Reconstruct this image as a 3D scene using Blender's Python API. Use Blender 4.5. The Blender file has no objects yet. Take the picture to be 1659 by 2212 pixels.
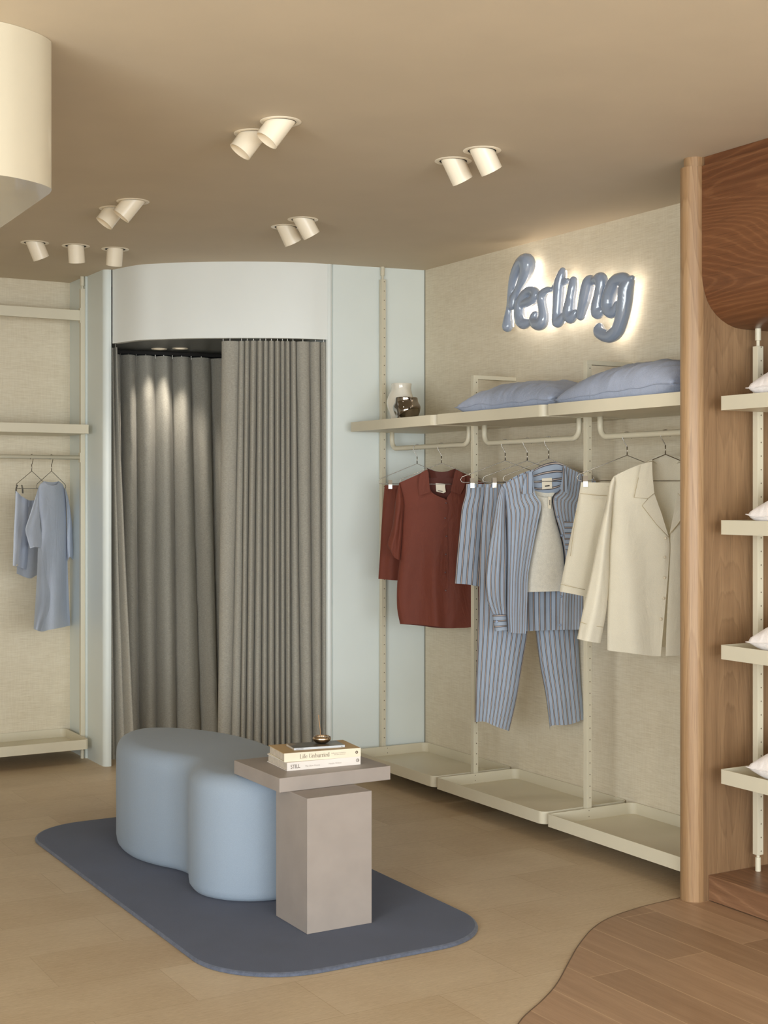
import bpy, bmesh, math, random
from mathutils import Vector, Matrix, noise
from mathutils.geometry import delaunay_2d_cdt
random.seed(7)
C = bpy.context.scene.collection
PI = math.pi
# ------------------------------------------------------------------ camera
F, CX, YH, EYE = 3010.0, 829.5, 1069.0, 1.45          # focal length in px, principal column, horizon row, eye height
TH = math.atan(1753.5 / F)
ct, st = math.cos(TH), math.sin(TH)
CEIL = 2.6526
cam = bpy.data.cameras.new('camera'); camo = bpy.data.objects.new('camera', cam); C.objects.link(camo)
cam.sensor_fit = 'HORIZONTAL'; cam.sensor_width = 36; cam.lens = F / 1659 * 36
cam.shift_y = -(1106 - YH) / 1659
cam.clip_start = .05
camo.location = (0, 0, EYE); camo.rotation_euler = (PI / 2, 0, -TH)
bpy.context.scene.camera = camo
VS = bpy.context.scene.view_settings
VS.view_transform = 'Standard'; VS.look = 'None'; VS.gamma = 1; VS.use_curve_mapping = False
VS.exposure = -0.1

def ray(px, py):
    X = (px - CX) / F
    return Vector((X * ct + st, -X * st + ct, -(py - YH) / F))
class Pl:                                              # a vertical plane through (x,y), along direction ang (from +x)
    def __init__(s, x, y, ang=0.0):
        s.o = Vector((x, y, 0)); s.d = Vector((math.cos(ang), math.sin(ang), 0)); s.n = Vector((s.d.y, -s.d.x, 0))
        if s.n.dot(Vector((-x, -y, 0))) < 0: s.n = -s.n
    def at(s, px, py, off=0.0):
        r = ray(px, py); t = (s.o.dot(s.n) + off) / r.dot(s.n); p = r * t
        return Vector((p.x, p.y, EYE + p.z))
def onx(px, py, x): r = ray(px, py); r = r * (x / r.x); return Vector((r.x, r.y, EYE + r.z))
class Z:                                               # a measured detail view: origin and scale
    def __init__(s, ox, oy, sc): s.ox, s.oy, s.sc = ox, oy, sc
    def __call__(s, *pts): return [(s.ox + u / s.sc, s.oy + v / s.sc) for u, v in pts]

# ------------------------------------------------------------------ materials
def lin(c): return tuple(((v / 255) / 12.92 if v / 255 <= .04045 else ((v / 255 + .055) / 1.055) ** 2.4) for v in c) + (1,)
class Mat:
    def __init__(s, name):
        s.m = bpy.data.materials.new(name); s.m.use_nodes = True; s.t = s.m.node_tree; s.n = s.t.nodes; s.l = s.t.links
        s.b = s.n['Principled BSDF']
    def node(s, typ, **kw):
        n = s.n.new(typ)
        for k, v in kw.items():
            if k in n.inputs: n.inputs[k].default_value = v
            else: setattr(n, k, v)
        return n
    def link(s, a, b): s.l.new(a, b)
    def coords(s, scale=(1, 1, 1), kind='Object', rot=(0, 0, 0)):
        tc = s.node('ShaderNodeTexCoord'); mp = s.node('ShaderNodeMapping')
        mp.inputs['Scale'].default_value = scale; mp.inputs['Rotation'].default_value = rot
        s.link(tc.outputs[kind], mp.inputs['Vector']); return mp.outputs['Vector']
    def noise(s, vec, scale, detail=4, rough=.55, dist=0):
        n = s.node('ShaderNodeTexNoise'); n.inputs['Scale'].default_value = scale; n.inputs['Detail'].default_value = detail
        n.inputs['Roughness'].default_value = rough; n.inputs['Distortion'].default_value = dist
        s.link(vec, n.inputs['Vector']); return n.outputs['Fac']
    def ramp(s, fac, stops, interp='LINEAR'):
        r = s.node('ShaderNodeValToRGB'); e = r.color_ramp.elements; r.color_ramp.interpolation = interp
        while len(e) < len(stops): e.new(.5)
        for i, (p, c) in enumerate(stops): e[i].position = p; e[i].color = lin(c) if len(c) == 3 else c
        s.link(fac, r.inputs['Fac']); return r.outputs['Color']
    def mix(s, fac, a, b, mode='MIX'):
        n = s.node('ShaderNodeMix', data_type='RGBA', blend_type=mode)
        for v, i in ((fac, 0), (a, 6), (b, 7)):
            if isinstance(v, (int, float, tuple)): n.inputs[i].default_value = v
            else: s.link(v, n.inputs[i])
        return n.outputs[2]
    def math(s, op, a, b=0.0):
        n = s.node('ShaderNodeMath', operation=op)
        for v, i in ((a, 0), (b, 1)):
            if isinstance(v, (int, float)): n.inputs[i].default_value = v
            else: s.link(v, n.inputs[i])
        return n.outputs[0]
    def set(s, **kw):
        for k, v in kw.items():
            k = k.replace('_', ' ')
            if isinstance(v, (int, float, tuple)): s.b.inputs[k].default_value = v
            else: s.link(v, s.b.inputs[k])
        return s
    def bump(s, h, strength=.3, dist=.002):
        b = s.node('ShaderNodeBump'); b.inputs['Strength'].default_value = strength; b.inputs['Distance'].default_value = dist
        s.link(h, b.inputs['Height']); s.link(b.outputs['Normal'], s.b.inputs['Normal'])
def plain(name, c, rough=.5, metal=0.0, var=.03, vs=6.0, **kw):
    m = Mat(name); v = m.coords()
    f = m.noise(v, vs, 3)
    lo = tuple(x * (1 - var) for x in c); hi = tuple(min(255, x * (1 + var)) for x in c)
    m.set(Base_Color=m.ramp(f, [(.3, lo), (.7, hi)]), Roughness=rough, Metallic=metal, **kw)
    return m.m
def thin(m, col, amt):
    tr = m.node('ShaderNodeBsdfTranslucent'); mx = m.node('ShaderNodeMixShader'); mx.inputs[0].default_value = amt
    m.link(col, tr.inputs['Color']); m.link(m.b.outputs[0], mx.inputs[1]); m.link(tr.outputs[0], mx.inputs[2])
    m.link(mx.outputs[0], m.n['Material Output'].inputs['Surface'])
def fabric(name, c, var=.06, weave=900, strength=.25, rough=.9, sheen=.15, coarse=8, trans=0.0, wrinkle=0.0):
    m = Mat(name); v = m.coords()
    f = m.noise(v, coarse, 5, .6); g = m.noise(v, weave, 2, .5)
    lo = tuple(x * (1 - var) for x in c); hi = tuple(min(255, x * (1 + var)) for x in c)
    base = m.ramp(f, [(.3, lo), (.7, hi)])
    col = m.mix(.35, base, m.ramp(g, [(.35, tuple(x * .9 for x in c)), (.65, tuple(min(255, x * 1.06) for x in c))]))
    m.set(Base_Color=col, Roughness=rough, Sheen_Weight=sheen)
    if wrinkle:
        wv = m.coords((1, 1, .45)); wn = m.noise(wv, 11, 3, .5, 1.2)
        h = m.math('ADD', m.math('MULTIPLY', wn, wrinkle), m.math('MULTIPLY', g, .06)); m.bump(h, .9, .016)
    else: m.bump(g, strength, .0008)
    if trans: thin(m, col, trans)
    return m.m
def wood(name, dark, mid, light, grain='z', scale=1.0, rough=.5, stretch=.09, rings=5.0, bands=30, amt=.5, line='dark', coat=0.0, offset=(0, 0, 0)):
    m = Mat(name)
    sc = {'x': (stretch, 1, 1), 'y': (1, stretch, 1), 'z': (1, 1, stretch)}[grain]
    tc = m.node('ShaderNodeTexCoord'); mp = m.node('ShaderNodeMapping')
    mp.inputs['Scale'].default_value = sc; mp.inputs['Location'].default_value = offset
    m.link(tc.outputs['Object'], mp.inputs['Vector']); v = mp.outputs['Vector']
    f = m.noise(v, rings * scale, 1.2, .35)
    f2 = m.noise(v, rings * 9 * scale, 2, .5)
    band = m.math('FRACT', m.math('ADD', m.math('MULTIPLY', f, bands), m.math('MULTIPLY', f2, .8)))
    def S(a, b): return {'x': (a, b, b), 'y': (b, a, b), 'z': (b, b, a)}[grain]
    fine = m.noise(m.coords(S(7, 420)), scale, 3, .65)
    streak = m.noise(m.coords(S(.6, 34)), scale, 4, .65)
    big = m.noise(m.coords(S(.5, 4)), scale, 2, .5)
    if line == 'dark': c1 = m.ramp(band, [(0, dark), (.10, light), (.5, mid), (.86, mid), (1, dark)])
    else: c1 = m.ramp(band, [(0, light), (.09, light), (.2, mid), (.6, dark), (.92, mid), (1, light)])
    c2 = m.ramp(streak, [(.3, dark), (.5, mid), (.7, light)])
    col = m.mix(amt, c2, c1)
    col = m.mix(.3, col, m.ramp(big, [(.35, dark), (.65, light)]))
    col = m.mix(m.math('MULTIPLY', m.ramp(fine, [(.52, (0, 0, 0)), (.66, (255, 255, 255))]), .35), col, lin(tuple(x * .74 for x in dark)))
    m.set(Base_Color=col, Roughness=rough, Coat_Weight=coat)
    m.bump(fine, .12, .001); return m.m

M = {}
M['ceiling'] = plain('ceiling_paint', (201, 186, 163), .75, var=.012, vs=3)
def grass():
    m = Mat('grasscloth'); tc = m.node('ShaderNodeTexCoord')
    def nz(sx, sz, d=3, r=.6):
        mp = m.node('ShaderNodeMapping'); mp.inputs['Scale'].default_value = (sx, sx, sz); m.link(tc.outputs['Object'], mp.inputs['Vector'])
        return m.noise(mp.outputs['Vector'], 1, d, r)
    f = nz(14, 330, 3, .7); g = nz(160, 12, 2, .6); big = nz(2.2, 5, 3)
    c = m.ramp(f, [(.28, (196, 182, 157)), (.5, (217, 206, 183)), (.72, (230, 222, 203))])
    c = m.mix(.22, c, m.ramp(g, [(.3, (188, 174, 149)), (.7, (226, 217, 197))]))
    c = m.mix(.25, c, m.ramp(big, [(.35, (206, 193, 168)), (.65, (224, 214, 192))]))
    m.set(Base_Color=c, Roughness=.85); m.bump(f, .35, .0012); return m.m
M['grass'] = grass()
M['panel'] = plain('blue_lacquer_panel', (218, 224, 220), .36, var=.01, vs=2, Specular_IOR_Level=.35)
M['header'] = plain('brushed_pale_panel', (228, 230, 226), .3, var=.008, vs=2, Specular_IOR_Level=.45)
M['trimlight'] = plain('satin_pale_trim', (218, 222, 218), .3, var=.01, vs=3)
M['gap'] = plain('green_glass_edge', (96, 134, 136), .3)
M['cream'] = plain('cream_powder_coat', (210, 202, 180), .42, var=.012, vs=4)
M['dark'] = plain('dark_recess', (30, 26, 22), .8)
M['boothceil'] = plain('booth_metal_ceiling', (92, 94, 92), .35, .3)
M['spot'] = plain('cream_lamp_enamel', (236, 224, 202), .32, var=.01)
M['chrome'] = plain('chrome_wire', (150, 145, 138), .24, 1.0)
M['clip'] = plain('steel_clip', (176, 170, 160), .3, 1.0)
M['column'] = wood('oak_column', (130, 98, 66), (160, 126, 90), (184, 152, 114), 'z', rough=.42, rings=4.0, bands=26, stretch=.10, amt=.42)
M['fin'] = wood('oak_panel', (108, 80, 54), (136, 105, 75), (158, 126, 92), 'z', rough=.5, rings=5.0, bands=30, stretch=.10, amt=.38, offset=(3, 1, .4))
M['bulk'] = wood('red_oak_bulkhead', (88, 52, 31), (110, 68, 41), (136, 92, 60), 'y', rough=.36, rings=3.4, bands=34, stretch=.20, amt=.5, line='light', offset=(0, 2.2, .3))
M['plinth'] = wood('red_oak_plinth', (104, 72, 50), (130, 94, 68), (160, 122, 92), 'y', rough=.42, rings=5.0, bands=30, stretch=.16, amt=.5, line='light', offset=(1, 0, 0))
def floor_pale():
    m = Mat('pale_plank_floor'); v = m.coords()
    br = m.node('ShaderNodeTexBrick'); m.link(v, br.inputs['Vector'])
    br.inputs['Scale'].default_value = 1; br.inputs['Brick Width'].default_value = .62; br.inputs['Row Height'].default_value = .31
    br.inputs['Mortar Size'].default_value = .0016; br.inputs['Bias'].default_value = 0
    br.inputs['Color1'].default_value = lin((176, 154, 124)); br.inputs['Color2'].default_value = lin((209, 193, 167)); br.inputs['Mortar'].default_value = lin((148, 124, 96))
    gv = m.coords((5, 95, 1)); f = m.noise(gv, 1, 5, .65, .4)
    big = m.noise(v, 3.2, 4, .6); fine = m.noise(m.coords((40, 420, 1)), 1, 3, .7)
    c = m.mix(.38, br.outputs['Color'], m.ramp(f, [(.3, (168, 145, 114)), (.5, (192, 172, 142)), (.7, (212, 195, 166))]))
    c = m.mix(.32, c, m.ramp(big, [(.3, (166, 139, 106)), (.7, (208, 190, 162))]))
    c = m.mix(.24, c, m.ramp(fine, [(.35, (138, 112, 82)), (.65, (220, 198, 162))]))
    m.set(Base_Color=c, Roughness=.48); m.bump(f, .06, .001); return m.m
M['floor'] = floor_pale()
def floor_dark():
    m = Mat('walnut_plank_floor'); v = m.coords(rot=(0, 0, math.radians(90)))
    br = m.node('ShaderNodeTexBrick'); m.link(v, br.inputs['Vector'])
    br.inputs['Scale'].default_value = 1; br.inputs['Brick Width'].default_value = 1.1; br.inputs['Row Height'].default_value = .155
    br.inputs['Mortar Size'].default_value = .0018; br.offset = .37
    br.inputs['Color1'].default_value = lin((136, 106, 80)); br.inputs['Color2'].default_value = lin((184, 152, 122)); br.inputs['Mortar'].default_value = lin((206, 176, 142))
    f = m.noise(m.coords((34, 2.2, 1)), 1, 5, .6, .6); fine = m.noise(m.coords((300, 9, 1)), 1, 3, .6)
    c = m.mix(.34, br.outputs['Color'], m.ramp(f, [(.3, (130, 102, 76)), (.5, (160, 130, 102)), (.72, (184, 154, 124))]))
    c = m.mix(.14, c, m.ramp(fine, [(.4, (110, 76, 48)), (.7, (182, 144, 108))]))
    m.set(Base_Color=c, Roughness=.45); m.bump(fine, .05, .001); return m.m
M['timber'] = floor_dark()
M['edge'] = plain('dark_transition_strip', (104, 82, 60), .4)
M['rug'] = fabric('navy_wool_pile', (62, 70, 94), .07, 420, .9, .95, .1, 5)
M['rugedge'] = fabric('rug_bound_edge', (84, 90, 106), .16, 300, 1.0, .95, .15, 60)
M['ottoman'] = fabric('blue_grey_upholstery', (143, 156, 171), .015, 700, .08, .8, .1, 3)
M['resin'] = plain('matte_taupe_resin', (153, 143, 136), .42, var=.025, vs=9, Subsurface_Weight=.0)
def curtain_mat():
    m = Mat('grey_linen'); v = m.coords((90, 90, 620)); f = m.noise(v, 1, 3, .7); g = m.noise(m.coords((900, 900, 40)), 1, 2, .6)
    c = m.mix(.5, m.ramp(f, [(.3, (130, 126, 115)), (.5, (162, 157, 145)), (.7, (192, 187, 174))]), m.ramp(g, [(.3, (138, 134, 124)), (.7, (166, 161, 150))]))
    m.set(Base_Color=c, Roughness=.95, Sheen_Weight=.1); m.bump(f, .25, .0008); return m.m
M['curtain'] = curtain_mat()
M['red'] = fabric('rust_red_satin', (114, 52, 34), .05, 700, .05, .68, .05, 6, .12, .5)
M['redin'] = fabric('rust_red_inside_shade', (94, 42, 29), .05, 700, .05, .7, .08, 6, .12)  # darker copy of the red satin, with the shirt's inner shade in its colour
M['cream_cloth'] = fabric('cream_cotton', (238, 231, 212), .02, 800, .12, .85, .1, 6, .3, .45)
M['blue_cloth'] = fabric('pale_blue_cotton', (204, 213, 230), .03, 800, .12, .8, .15, 6, .25, .5)
M['tank'] = fabric('heather_grey_knit', (228, 223, 210), .04, 300, .15, .9, .1, 60, .1)
M['pillow'] = fabric('blue_washed_cotton', (157, 166, 187), .05, 300, .2, .85, .1, 14, 0, .45)
M['wpillow'] = fabric('white_satin_cotton', (240, 232, 228), .03, 500, .1, .5, .2, 10, 0, .6)
M['label'] = fabric('woven_label', (236, 226, 206), .02, 900, .1)
M['ink'] = plain('label_ink', (60, 54, 50), .7)
def punched():
    m = Mat('punched_cream_metal'); tc = m.node('ShaderNodeTexCoord'); sp = m.node('ShaderNodeSeparateXYZ'); m.link(tc.outputs['Object'], sp.inputs[0])
    dz = m.math('MULTIPLY', m.math('SUBTRACT', m.math('FRACT', m.math('MULTIPLY', sp.outputs[2], 1 / .049)), .5), .049)
    dx = m.math('SUBTRACT', sp.outputs[0], .003)
    d = m.math('SQRT', m.math('ADD', m.math('MULTIPLY', dz, dz), m.math('MULTIPLY', dx, dx)))
    k = m.math('MULTIPLY', m.math('LESS_THAN', d, .0027), m.math('LESS_THAN', sp.outputs[1], -.0115))
    f = m.noise(m.coords(), 4, 3); c = m.ramp(f, [(.3, (208, 200, 178)), (.7, (212, 204, 182))])
    m.set(Base_Color=m.mix(k, c, lin((92, 78, 58))), Roughness=.42); return m.m
M['punched'] = punched()
M['hole'] = plain('punched_hole', (92, 78, 58), .8)
M['button_red'] = plain('rust_button', (84, 38, 30), .3)
M['button_cream'] = plain('pearl_button', (222, 210, 186), .25)
M['button_blue'] = plain('blue_shell_button', (132, 146, 172), .3)
M['vase'] = plain('white_glaze', (232, 226, 212), .12, var=.012, Coat_Weight=.6)
M['mirror'] = plain('bronze_mirror_glaze', (152, 144, 136), .05, 1.0, var=.02)
M['silver'] = plain('polished_silver', (196, 178, 158), .1, 1.0)
M['stick'] = plain('incense_wood', (170, 132, 96), .8)
M['sign'] = plain('blue_grey_gloss', (148, 160, 180), .12, var=.01, Coat_Weight=1.0, Coat_Roughness=.05)
M['page'] = plain('paper_block', (196, 184, 168), .8, var=.05, vs=60)
M['cover_cream'] = plain('cream_book_cover', (220, 210, 188), .5)
M['cover_tan'] = plain('tan_book_cover', (190, 160, 112), .5)
M['cover_white'] = plain('white_book_cover', (220, 212, 205), .5)
M['cover_grey'] = plain('pale_grey_cover', (188, 192, 196), .4)
M['cover_photo'] = Mat('dark_photo_cover')
_p = M['cover_photo']; _f = _p.noise(_p.coords(), 11, 3, .5)
_p.set(Base_Color=_p.ramp(_f, [(.35, (62, 62, 58)), (.55, (92, 88, 80)), (.68, (150, 132, 108))]), Roughness=.3); M['cover_photo'] = _p.m
M['text'] = plain('brown_print', (96, 80, 66), .7)
M['greytext'] = plain('grey_print', (168, 156, 146), .7)
def stripes(name, axis, base=(174, 187, 206)):
    m = Mat(name); tc = m.node('ShaderNodeTexCoord'); sp = m.node('ShaderNodeSeparateXYZ'); m.link(tc.outputs['UV'], sp.inputs[0])
    f = m.math('FRACT', m.math('MULTIPLY', sp.outputs[axis], 1 / .0245))
    d, l, b = lin((46, 34, 36)), lin((222, 198, 180)), lin(base)
    r = m.node('ShaderNodeValToRGB'); e = r.color_ramp.elements; r.color_ramp.interpolation = 'CONSTANT'
    for _ in range(3): e.new(.5)
    for i, (p, c) in enumerate(((0, d), (.115, l), (.22, d), (.335, b), (.9, b))): e[i].position = p; e[i].color = c
    m.link(f, r.inputs['Fac'])
    g = m.noise(m.coords(), 700, 2); n2 = m.noise(m.coords(), 9, 3)
    c = m.mix(.15, r.outputs['Color'], m.ramp(n2, [(.3, tuple(x * .8 for x in base)), (.7, tuple(min(255, x * 1.1) for x in base))]))
    m.set(Base_Color=c, Roughness=.85, Sheen_Weight=.05)
    wn = m.noise(m.coords((1, 1, .45)), 14, 3, .55, .8); m.bump(m.math('ADD', m.math('MULTIPLY', wn, .6), m.math('MULTIPLY', g, .04)), .9, .014)
    thin(m, c, .2); return m.m
M['stripe_v'] = stripes('blue_striped_cotton', 0)
M['stripe_h'] = stripes('blue_striped_cotton_crosswise', 1)
def emit(name, c, s):
    m = Mat(name); m.set(Base_Color=lin(c), Emission_Color=lin(c), Emission_Strength=s); return m.m
M['lens'] = emit('lit_lens', (255, 236, 206), .8)
M['glow'] = emit('warm_backlight', (255, 242, 226), 14.0)
M['reflector'] = plain('lamp_reflector', (226, 214, 192), .3)

M['cornerbead'] = plain('corner_bead', (140, 138, 126), .5)
# ------------------------------------------------------------------ building helpers
def wl(o):
    v = Vector((0, 0, 0))
    while o is not None: v = v + Vector(o.location); o = o.parent
    return v
def obj(name, data, mat, parent=None, smooth=False, loc=None):
    """links bmesh/mesh as one object; vertices are given in world metres"""
    if isinstance(data, bmesh.types.BMesh):
        me = bpy.data.meshes.new(name); bmesh.ops.recalc_face_normals(data, faces=data.faces[:]); data.to_mesh(me); data.free()
    else: me = data
    o = bpy.data.objects.new(name, me); C.objects.link(o)
    if mat is not None: me.materials.clear(); me.materials.append(mat)
    base = Vector((0, 0, 0))
    if parent is not None: o.parent = parent; base = wl(parent)
    elif loc is not None: base = Vector(loc); o.location = base
    me.transform(Matrix.Translation(-base))
    for p in me.polygons: p.use_smooth = bool(smooth)
    if smooth == 'auto':
        for e in me.edges: pass
        bm = bmesh.new(); bm.from_mesh(me)
        for e in bm.edges:
            if len(e.link_faces) == 2 and e.calc_face_angle(0) > .6: e.smooth = False
        bm.to_mesh(me); bm.free()
    return o
def tag(o, label, cat, group=None):
    o['label'] = label; o['category'] = cat
    if group: o['group'] = group
    return o
def thing(name, label, cat, loc, group=None):
    o = bpy.data.objects.new(name, None); C.objects.link(o); o.location = loc; o.empty_display_size = .05
    return tag(o, label, cat, group)
def struct(name, bm, mat, smooth=False):
    o = obj(name, bm, mat, None, smooth); o['kind'] = 'structure'; return o
def box(bm, x0, x1, y0, y1, z0, z1, bev=0.0):
    b = bmesh.new(); bmesh.ops.create_cube(b, size=1)
    for v in b.verts: v.co = Vector(((x0 + x1) / 2 + v.co.x * (x1 - x0), (y0 + y1) / 2 + v.co.y * (y1 - y0), (z0 + z1) / 2 + v.co.z * (z1 - z0)))
    if bev: bmesh.ops.bevel(b, geom=b.edges[:], offset=bev, segments=2, affect='EDGES', profile=.5)
    me = bpy.data.meshes.new('t'); b.to_mesh(me); b.free(); bm.from_mesh(me); bpy.data.meshes.remove(me); return bm
def BX(*a, **k): return box(bmesh.new(), *a, **k)
def prism(bm, pts, a, b, axis='z'):
    """extrude a closed 2-D outline; axis z: (x,y); axis y: (x,z); axis x: (y,z)"""
    f = {'z': lambda p, t: (p[0], p[1], t), 'y': lambda p, t: (p[0], t, p[1]), 'x': lambda p, t: (t, p[0], p[1])}[axis]
    A = [bm.verts.new(f(p, a)) for p in pts]; B = [bm.verts.new(f(p, b)) for p in pts]; n = len(pts)
    bm.faces.new(A); bm.faces.new(B[::-1])
    for i in range(n): bm.faces.new((A[i], A[(i + 1) % n], B[(i + 1) % n], B[i]))
    return bm
def frame_of(d):
    d = d.normalized(); a = Vector((0, 0, 1)) if abs(d.z) < .9 else Vector((1, 0, 0))
    u = d.cross(a).normalized(); return u, d.cross(u)
def tube(bm, pts, r, n=8, closed=False, caps=True):
    pts = [Vector(p) for p in pts]; rings = []; N = len(pts); u = None
    for i, p in enumerate(pts):
        d = (pts[(i + 1) % N] - pts[i - 1]) if closed else (pts[min(i + 1, N - 1)] - pts[max(i - 1, 0)])
        d.normalize()
        if u is None: u, w = frame_of(d)
        else:
            u = (u - d * u.dot(d)).normalized(); w = d.cross(u)
        rr = r[i] if isinstance(r, (list, tuple)) else r
        rings.append([bm.verts.new(p + (u * math.cos(2 * PI * k / n) + w * math.sin(2 * PI * k / n)) * rr) for k in range(n)])
    for i in range(N if closed else N - 1):
        a, b = rings[i], rings[(i + 1) % N]
        for k in range(n): bm.faces.new((a[k], a[(k + 1) % n], b[(k + 1) % n], b[k]))
    if caps and not closed: bm.faces.new(rings[0][::-1]); bm.faces.new(rings[-1])
    return bm
def lathe(bm, prof, o=(0, 0, 0), ax=Vector((0, 0, 1)), n=32, fn=None):
    ax = Vector(ax).normalized(); u, w = frame_of(ax); o = Vector(o); rings = []
    for r, h in prof:
        if r < 1e-6: rings.append([bm.verts.new(o + ax * h)])
        else:
            ring = []
            for k in range(n):
                a = 2 * PI * k / n; q = r * (fn(a, h) if fn else 1)
                ring.append(bm.verts.new(o + ax * h + (u * math.cos(a) + w * math.sin(a)) * q))
            rings.append(ring)
    for a, b in zip(rings, rings[1:]):
        for k in range(n):
            k2 = (k + 1) % n
            if len(a) == 1 and len(b) == 1: continue
            if len(a) == 1: bm.faces.new((a[0], b[k], b[k2]))
            elif len(b) == 1: bm.faces.new((a[k], b[0], a[k2]))
            else: bm.faces.new((a[k], b[k], b[k2], a[k2]))
    return bm
def arcpts(cx, cy, r, a0, a1, n): return [(cx + r * math.cos(a0 + (a1 - a0) * i / n), cy + r * math.sin(a0 + (a1 - a0) * i / n)) for i in range(n + 1)]
def crom(pts, n, closed=False):
    pts = [Vector(p) for p in pts]; N = len(pts); out = []
    segs = N if closed else N - 1
    for i in range(segs):
        if closed: p0, p1, p2, p3 = pts[i - 1], pts[i], pts[(i + 1) % N], pts[(i + 2) % N]
        else:
            p1, p2 = pts[i], pts[i + 1]; p0 = pts[i - 1] if i else p1 * 2 - p2; p3 = pts[i + 2] if i + 2 < N else p2 * 2 - p1
        for k in range(n):
            t = k / n
            out.append(.5 * (2 * p1 + (p2 - p0) * t + (2 * p0 - 5 * p1 + 4 * p2 - p3) * t * t + (3 * p1 - p0 - 3 * p2 + p3) * t ** 3))
    if not closed: out.append(pts[-1].copy())
    return out
def resample(pts, n):
    pts = [Vector(p) for p in pts]; L = [0]
    for a, b in zip(pts, pts[1:]): L.append(L[-1] + (b - a).length)
    out = []; j = 0
    for i in range(n + 1):
        s = L[-1] * i / n
        while j < len(L) - 2 and L[j + 1] < s: j += 1
        d = L[j + 1] - L[j]; t = (s - L[j]) / d if d > 1e-12 else 0
        out.append(pts[j].lerp(pts[j + 1], min(1, max(0, t))))
    return out
def sstep(a, b, x): t = min(1, max(0, (x - a) / (b - a))); return t * t * (3 - 2 * t)
def rrect(x0, x1, y0, y1, rs, n=8):
    """rs = radii at (x0,y0),(x1,y0),(x1,y1),(x0,y1)"""
    P = []
    for (cx, cy, a), r in zip(((x0, y0, PI), (x1, y0, 1.5 * PI), (x1, y1, 0), (x0, y1, .5 * PI)), rs):
        sx = 1 if cx == x0 else -1; sy = 1 if cy == y0 else -1
        P += arcpts(cx + sx * r, cy + sy * r, r, a, a + PI / 2, n) if r > 1e-6 else [(cx, cy)]
    return P
def text_mesh(s, size, mat, parent, name, o, ex, ez, shear=0.0, wscale=1.0, lift=.0004, bold=0.0):
    cu = bpy.data.curves.new('t', 'FONT'); cu.body = s; cu.size = size; cu.shear = shear; cu.offset = bold; cu.extrude = .0001
    to = bpy.data.objects.new('t', cu); C.objects.link(to)
    dg = bpy.context.evaluated_depsgraph_get(); me = bpy.data.meshes.new_from_object(to.evaluated_get(dg))
    bpy.data.objects.remove(to); bpy.data.curves.remove(cu)
    ex, ez = Vector(ex).normalized(), Vector(ez).normalized(); n = ex.cross(ez)
    for v in me.vertices: v.co = Vector(o) + ex * (v.co.x * wscale) + ez * v.co.y + n * (lift + v.co.z)
    return obj(name, me, mat, parent)

# ------------------------------------------------------------------ the room shell
XW, YB = 3.945, 7.73
struct('floor', BX(-2.6, XW + .1, -3.2, YB + .1, -.08, 0), M['floor'])
struct('ceiling', BX(-2.6, XW + .1, -3.2, YB + .1, CEIL, CEIL + .08), M['ceiling'])
struct('wall_right', BX(XW, XW + .1, -3.2, 6.45, 0, CEIL), M['grass'])
struct('wall_back', BX(-2.6, 2.44, YB, YB + .1, 0, CEIL), M['grass'])
b = bmesh.new()
for a in ((-2.7, -2.6, -3.2, YB + .1, 0, .3), (-2.7, -2.6, -3.2, YB + .1, 2.4, CEIL), (-2.7, -2.6, -3.2, -2.2, .3, 2.4), (-2.7, -2.6, 2.0, YB + .1, .3, 2.4)): box(b, *a)
struct('wall_left', b, M['header'])
b = bmesh.new()
for a in ((-2.7, -2.6, -2.2, -2.14, .3, 2.4), (-2.7, -2.6, 1.94, 2.0, .3, 2.4), (-2.7, -2.6, -.13, -.07, .3, 2.4), (-2.7, -2.6, -2.2, 2.0, .3, .36), (-2.7, -2.6, -2.2, 2.0, 2.34, 2.4)): box(b, *a)
struct('added_window', b, M['cream'])  # unseen side window, added to throw more light on the shelf wall
b = bmesh.new()
for a in ((-2.6, XW, -3.3, -3.2, 0, .25), (-2.6, XW, -3.3, -3.2, 2.5, CEIL), (-2.6, -2.2, -3.3, -3.2, .25, 2.5), (3.5, XW, -3.3, -3.2, .25, 2.5)): box(b, *a)
struct('wall_front', b, M['panel'])
b = bmesh.new()
for a in ((-2.2, -2.14, -3.3, -3.2, .25, 2.5), (3.44, 3.5, -3.3, -3.2, .25, 2.5), (.62, .68, -3.3, -3.2, .25, 2.5), (-2.2, 3.5, -3.3, -3.2, .25, .31), (-2.2, 3.5, -3.3, -3.2, 2.44, 2.5)): box(b, *a)
struct('window_1', b, M['cream'])
# walnut floor, laid to a wavy line
bp = crom([(x, y, 0) for x, y in ((1.95, 2.6), (2.10, 2.95), (2.242, 3.113), (2.402, 3.22), (2.522, 3.309), (2.67, 3.443), (2.797, 3.556), (2.946, 3.669), (3.08, 3.735), (3.26, 3.775), (3.453, 3.789), (3.6, 3.79))], 6)
bp = [(p.x, p.y) for p in bp]
poly = bp + [(XW, 3.79), (XW, -3.2), (1.2, -3.2), (1.35, 1.2), (1.7, 2.1)]
struct('floor_timber', prism(bmesh.new(), poly, .0001, .003), M['timber'])
b = bmesh.new(); v1 = []; v2 = []
for i, p in enumerate(bp):
    d = (Vector(bp[min(i + 1, len(bp) - 1)]) - Vector(bp[max(i - 1, 0)])).normalized(); n = Vector((-d.y, d.x))
    v1.append(b.verts.new((p[0] + n.x * .0022, p[1] + n.y * .0022, .0036))); v2.append(b.verts.new((p[0] - n.x * .0012, p[1] - n.y * .0012, .0036)))
for i in range(len(bp) - 1): b.faces.new((v1[i], v1[i + 1], v2[i + 1], v2[i]))
struct('trim_1', b, M['edge'])
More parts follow.
